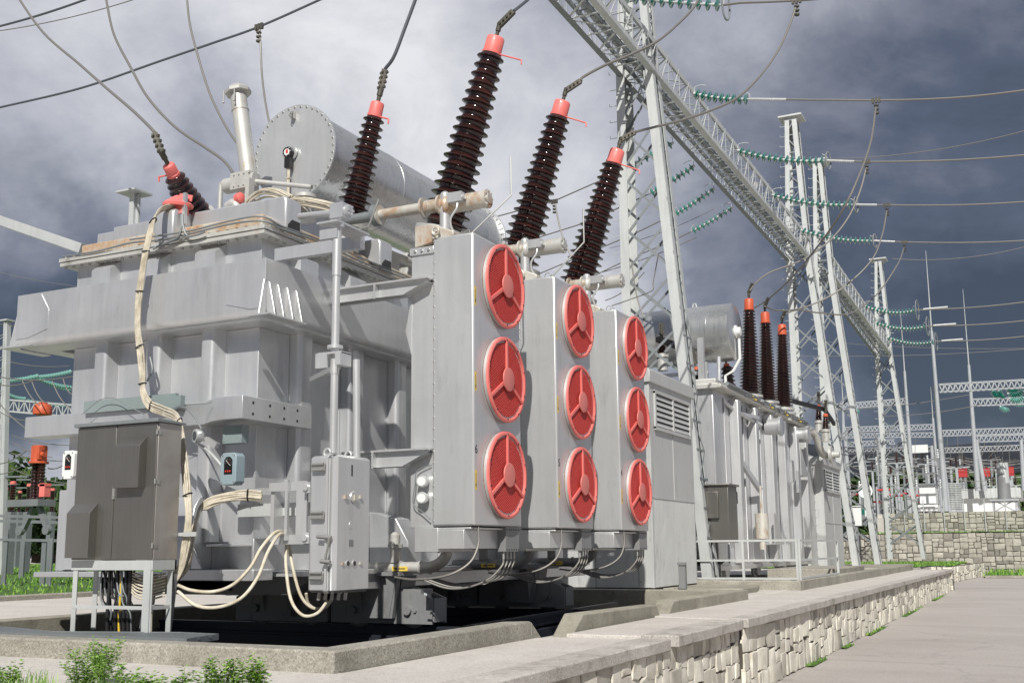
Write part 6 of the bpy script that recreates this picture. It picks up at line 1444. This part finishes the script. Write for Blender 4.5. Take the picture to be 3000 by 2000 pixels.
# vertical posts, frames and equipment of the far yard
for k in range(44):
    x3=rnd.uniform(330,1210); y=rnd.uniform(86,125); zt=rnd.uniform(930,1110); p=at(*Z3(x3,zt),'y',y)
    if 880<x3<1200 and y<100: y=rnd.uniform(106,125); p=at(*Z3(x3,zt),'y',y)
    t=thing('switchgear_post','slim grey switchgear post of the distant yard','post',(p.x,y,2.8),'slim far switchgear posts'); b=MB(); b.bar((p.x,y,2.8),p,.18); b.bar(p-Vector((.9,0,0)),p+Vector((.9,0,0)),.09); b.build('support','farwhite' if k%3 else 'galv_dark',t)
    b=MB(); b.lathe(p,(0,0,1),[(i*.10,.11 if i%2 else .07) for i in range(9)],8); b.build('insulator',('porcelain','galv','porcelain','galv')[k%4],t)
for k,(x,y3,lb) in enumerate(((908,1021,'left'),(1023,1018,'middle'),(1145,1013,'right'))):
    p=at(*Z3(x,y3),'y',100); b=MB(); b.box(p.x-.36,p.x+.36,99.6,100.3,p.z-.34,p.z+.34); b.box(p.x-.4,p.x+.4,99.56,100.34,p.z+.34,p.z+.38); b.box(p.x-.06,p.x+.06,100,100.12,2.8,p.z-.34,1); tag(b.build('instrument_transformer',['deepred','farwhite'],bevel=.03),'square red equipment head on a post above the white building, %s one'%lb,'transformer head')
# three pale green-grey stacks left of building
for k,x in enumerate((855,875,890)):
    p=at(*Z3(x,1205),'y',80+k); h=at(*Z3(x,1070),'y',80+k).z; t=thing('surge_arrester','pale ribbed arrester column, %s of three left of the white building'%('left','middle','right')[k],'arrester',(p.x,80+k,2.8)); b=MB(); N=30; b.lathe((p.x,80+k,p.z),(0,0,1),[(i*(h-p.z)/N,.28 if i%2 else .18) for i in range(N+1)],12); b.build('insulator','galv',t)
    b=MB(); b.box(p.x-.22,p.x+.22,79.8+k,80.2+k,2.0,p.z); b.build('stand','farwhite',t)
p=at(*Z3(1120,1155),'y',82); q=at(*Z3(1108,968),'y',82); t=thing('cable_termination','dark grey column termination on a lattice stand before the building','cable termination',(p.x,82,2.8))
b=MB(); b.cyl(p,q,.42,.36,n=16); b.build('column','silver_dark',t); b=MB(); b.cyl(q-Vector((0,0,1.4)),q,.385,.37,n=16,m=0); b.build('column_top','galv',t)
b=MB(); 
for sx in (-.7,.7): b.bar((p.x+sx,81.5,2.2),(p.x+sx,81.5,p.z),.12); b.bar((p.x+sx,82.5,2.2),(p.x+sx,82.5,p.z),.12)
lattice(b,(p.x-.7,81.5,2.2),(p.x-.7,81.5,p.z),(p.x+.7,81.5,2.2),(p.x+.7,81.5,p.z),2,.1); b.box(p.x-.9,p.x+.9,81.3,82.7,p.z-.1,p.z); b.build('stand','farwhite',t)
# white building
A=at(*Z3(905,1215),'y',92); B_=at(*Z3(1190,1215),'y',92); zt=at(*Z3(905,1152),'y',92).z
t=thing('white_building','low white building with a grey metal roof edge behind the upper stone wall','building',(A.x,92,2.8))
b=MB(); b.box(A.x,B_.x,92,100,2.8,zt); b.build('wall','white',t); b=MB(); b.box(A.x-.3,B_.x+.3,91.6,100.4,zt,zt+.75)
x=A.x-.3
while x<B_.x+.3: b.box(x,x+.1,91.57,91.6,zt+.02,zt+.72); x+=.35
b.build('roof','galv',t); b=MB(); b.box(A.x+5,A.x+5.06,91.96,92,2.8,zt); b.build('wall_joint','silver_dark',t)
for k,(a,b_,c,d,lb) in enumerate(((690,1080,765,1175,'white square cabinet on the terrace left of the tall mast'),(680,1180,780,1215,'low wide white box under the square cabinet'))):
    p=at(*Z3(a,d),'y',86-k); q=at(*Z3(c,b_),'y',86-k); t=thing('equipment_cabinet',lb,'cabinet',(p.x,86,2.8)); bb=MB(); bb.box(p.x,q.x,86-k,88-k,p.z,q.z); bb.build('body','white',t); bb=MB()
    if k==0:
        bb.box(p.x-.08,q.x+.08,85.9,86-.003,(p.z+q.z)/2-.05,(p.z+q.z)/2+.05); bb.box(p.x+.55,p.x+.62,85.9,85.99,p.z,(p.z+q.z)/2); bb.box(q.x-.65,q.x-.58,85.9,85.99,p.z,(p.z+q.z)/2); bb.box(p.x-.1,q.x+.1,85.8,88.1,q.z,q.z+.12)
        for x in (p.x+.1,q.x-.1): bb.box(x-.06,x+.06,86,86.1,2.8,p.z)
    else: bb.box(p.x+.2,q.x-.2,84.9,84.99,p.z+.3,q.z-.15)
    bb.build('frame','galv_dark',t)
# red pipework clutter behind third tower, blue tarp-like white dish
p=at(*Z3(405,1110),'y',78); b=MB(); b.lathe(p,(.6,-1,.1),[(0,.05),(.03,.3),(.08,.48),(.12,.52),(.1,.46),(.06,.25),(.04,.03)],24); b.bar(p,(p.x,78,2.6),.1); tag(b.build('dish','white'),'white round dish behind the second gantry tower','dish')
for k in range(12):
    p=at(*Z3(rnd.uniform(330,720),rnd.uniform(1105,1170)),'y',rnd.uniform(90,110)); b=MB(); b.cyl(p,p+Vector((rnd.uniform(.5,1.3),0,rnd.uniform(-.1,.1))),.09,n=8); b.box(p.x-.07,p.x+.07,p.y-.07,p.y+.07,2.8,p.z+.3,1); tag(b.build('switch_arm',['deepred','farwhite']),'small red switch arm in the distant yard behind the far towers','switch','small red switch arms')
p=at(*Z3(355,1190),'y',84); q=at(*Z3(420,1230),'y',84); b=MB(); b.box(p.x,q.x,84,84.06,q.z,p.z); x=p.x
while x<q.x: b.box(x,x+.05,83.95,84,q.z,p.z); x+=.3
tag(b.build('green_fence','gglass'),'small green fence panel behind the second tower foot','fence')
# street-level fence posts on terrace edges
for k in range(14):
    x=-9.3+k*1.15; b=MB(); b.cyl((x,71.9,1.6),(x,71.9,3.6),.035,n=6); b.cyl((x,71.9,3.6),(x,71.9,3.63),.05,n=6); tag(b.build('fence_post','galv'),'thin fence post on the grass strip before the upper stone wall','post','thin posts on the grass strip')
# trees
def tree(x,y,z0,h,w,label,seed,leafs=2600,mt=('treeleaf','treeleaf2'),ls=.5):
    rnd=random.Random(seed); t=thing('leafy_tree',label,'tree',(x,y,z0))
    b=MB(); b.tube(spline([(x,y,z0),(x+.1,y,z0+h*.3),(x-.1,y,z0+h*.6),(x,y,z0+h*.85)],4),[w*.06*(1-.045*i) for i in range(13)],8)
    for k in range(7):
        a=rnd.uniform(0,6.28); z=z0+h*rnd.uniform(.3,.65); b.tube([(x,y,z),(x+math.cos(a)*w*.2,y+math.sin(a)*w*.2,z+h*.1),(x+math.cos(a)*w*.4,y+math.sin(a)*w*.4,z+h*.22)],[w*.025,w*.018,w*.008],6)
    b.build('trunk','bark',t)
    cl=[(rnd.gauss(0,.24)*w,rnd.gauss(0,.24)*w,h*rnd.uniform(.30,.98),w*rnd.uniform(.10,.22)) for _ in range(26)]
    b=MB()
    for _ in range(leafs):
        cx,cy,cz,cr=rnd.choice(cl); u=Vector((rnd.gauss(0,1),rnd.gauss(0,1),rnd.gauss(0,1))).normalized()*cr*rnd.uniform(.5,1.1)
        p=Vector((x+cx,y+cy,z0+cz))+u; a=Vector((rnd.gauss(0,1),rnd.gauss(0,1),rnd.gauss(0,1))).normalized()*ls*rnd.uniform(.4,1); c_=a.cross(Vector((rnd.gauss(0,1),rnd.gauss(0,1),rnd.gauss(0,1))).normalized())*.6
        b.add([p-a,p+c_,p+a,p-c_],[(0,1,2,3)],0 if rnd.random()<.65 else 1)
    b.build('crown',list(mt),t)
for k,(vx,vy,y,h,w,lb) in enumerate(((50,1085,62,8.5,8,'broad dark green tree behind the mast at the left edge'),(20,1130,80,9,9,'dark tree at the far left behind the switchgear'),(125,1110,70,7.5,7,'dark green tree showing left of the white thermometer'),(150,1160,60,6,6,'low dark tree beside the tank edge'),(85,1180,75,6,9,'low shrubby tree under the red instrument transformer'))):
    p=at(vx,1290,'y',y); top=at(vx,vy,'y',y).z; tree(p.x,y,0,max(4,top),w,lb,40+k,3200,ls=.55)
for k,(x3,yt,y,lb) in enumerate(((545,1045,128,'tree with some rusty leaves behind the third tower'),(620,1075,132,'green tree right of the third tower leg'),(1055,1062,120,'small tree behind the red equipment heads'),(700,1085,135,'distant tree behind the square cabinet'),(470,1090,126,'distant tree behind the dish'),(1160,1075,130,'distant tree at the right behind the building'))):
    top=at(*Z3(x3,yt),'y',y); tree(top.x,y,2.0,top.z-2.0,9,lb,60+k,2000,ls=.8)
# ---------------- weeds in the foreground ----------------
def weed(x,y,h,label,seed,n=14,spread=.16,leaf=.014,mt=('leaf','leaf2')):
    rnd=random.Random(seed); t=thing('leafy_weed',label,'weed',(x,y,0)); s=MB(); b=MB()
    for k in range(n):
        a=rnd.uniform(0,6.28); r=spread*math.sqrt(rnd.random()); hh=h*rnd.uniform(.5,1.0); bx,by=x+math.cos(a)*r*.3,y+math.sin(a)*r*.3; tx,ty=x+math.cos(a)*r,y+math.sin(a)*r
        P=spline([(bx,by,0),((bx+tx)/2,(by+ty)/2,hh*.55),(tx,ty,hh)],6); s.tube(P,.0016,4)
        for p in P[2:]:
            for _ in range(rnd.choice((2,3,4))):
                al=rnd.uniform(0,6.28); d=Vector((math.cos(al),math.sin(al),rnd.uniform(-.1,.7))).normalized(); st=p+d*rnd.uniform(.008,.03); L=leaf*rnd.uniform(.7,1.5); sd=d.cross(Vector((0,0,1))).normalized()*L*.42; up=sd.cross(d).normalized()*L*.12
                for sp in (-.7,0,.7):
                    dd=(d+sd.normalized()*sp).normalized(); e=st+dd*L; m_=st+dd*L*.55; sw=dd.cross(Vector((0,0,1))).normalized()*L*.30
                    b.add([st,m_-sw+up,e,m_+sw+up],[(0,1,2),(0,2,3)],0 if rnd.random()<.6 else 1)
    s.build('stem',mt[0],t); b.build('leaves',list(mt),t)
W=[(210,1530,1575,'bushy clover-like weed against the foreground upstand',.34),(165,1545,0,'low leafy weed left of the tallest weed',.24),(235,1512,0,'tallest green weed at the concrete edge',.36)]
def wp(vx,vy): return at(vx,vy,'z',0)
spots=[(190,1590,.26,26,.16,'bushy clover-like weed left of the tallest one'),(232,1570,.30,26,.14,'tallest bushy green weed before the speckled upstand'),(262,1610,.22,16,.15,'leafy weed just right of the tallest bushy weed'),(12,1600,.20,16,.12,'small leafy weed in the lower left corner'),
       (345,1612,.17,12,.10,'low weed between the bushy weed and the bottom edge'),(420,1612,.22,10,.06,'thin single weed with pale leaves at the bottom edge'),(482,1608,.24,14,.09,'narrow upright weed near the bottom edge'),(520,1606,.22,14,.10,'upright leafy weed beside the narrow one'),(560,1602,.23,16,.10,'leafy weed second from the right along the bottom edge'),(592,1600,.22,14,.08,'rightmost leafy weed along the bottom edge'),(325,1600,.10,8,.1,'tiny weed under the upstand middle')]
for k,(vx,vy,h,n_,sp,lb) in enumerate(spots):
    p=wp(vx,vy); weed(p.x,p.y,h,lb,100+k,n_,sp,leaf=.017)
rnd=random.Random(77); b=MB()
for _ in range(2600):
    vx=rnd.uniform(-40,150) if rnd.random()<.85 else rnd.uniform(150,340); vy=rnd.uniform(1575,1700)
    if vy<1600+ (vx)*.1 and rnd.random()<.6: continue
    p=wp(vx,vy); h=rnd.uniform(.04,.17)*(1 if vx<120 else .6); a=rnd.uniform(0,6.28); w_=.0022; lx,ly=rnd.uniform(-.6,.6)*h,rnd.uniform(-.6,.6)*h; dx,dy=math.cos(a)*w_,math.sin(a)*w_
    m1=p+Vector((lx*.4,ly*.4,h*.7)); e=p+Vector((lx,ly,h*rnd.uniform(.8,1)))
    b.add([p-Vector((dx,dy,0)),p+Vector((dx,dy,0)),m1+Vector((dx,dy,0))*.8,m1-Vector((dx,dy,0))*.8,e],[(0,1,2,3),(3,2,4)],0 if rnd.random()<.5 else 1)
tag(b.build('grass_clump',['blade','leaf2']),kind='stuff')
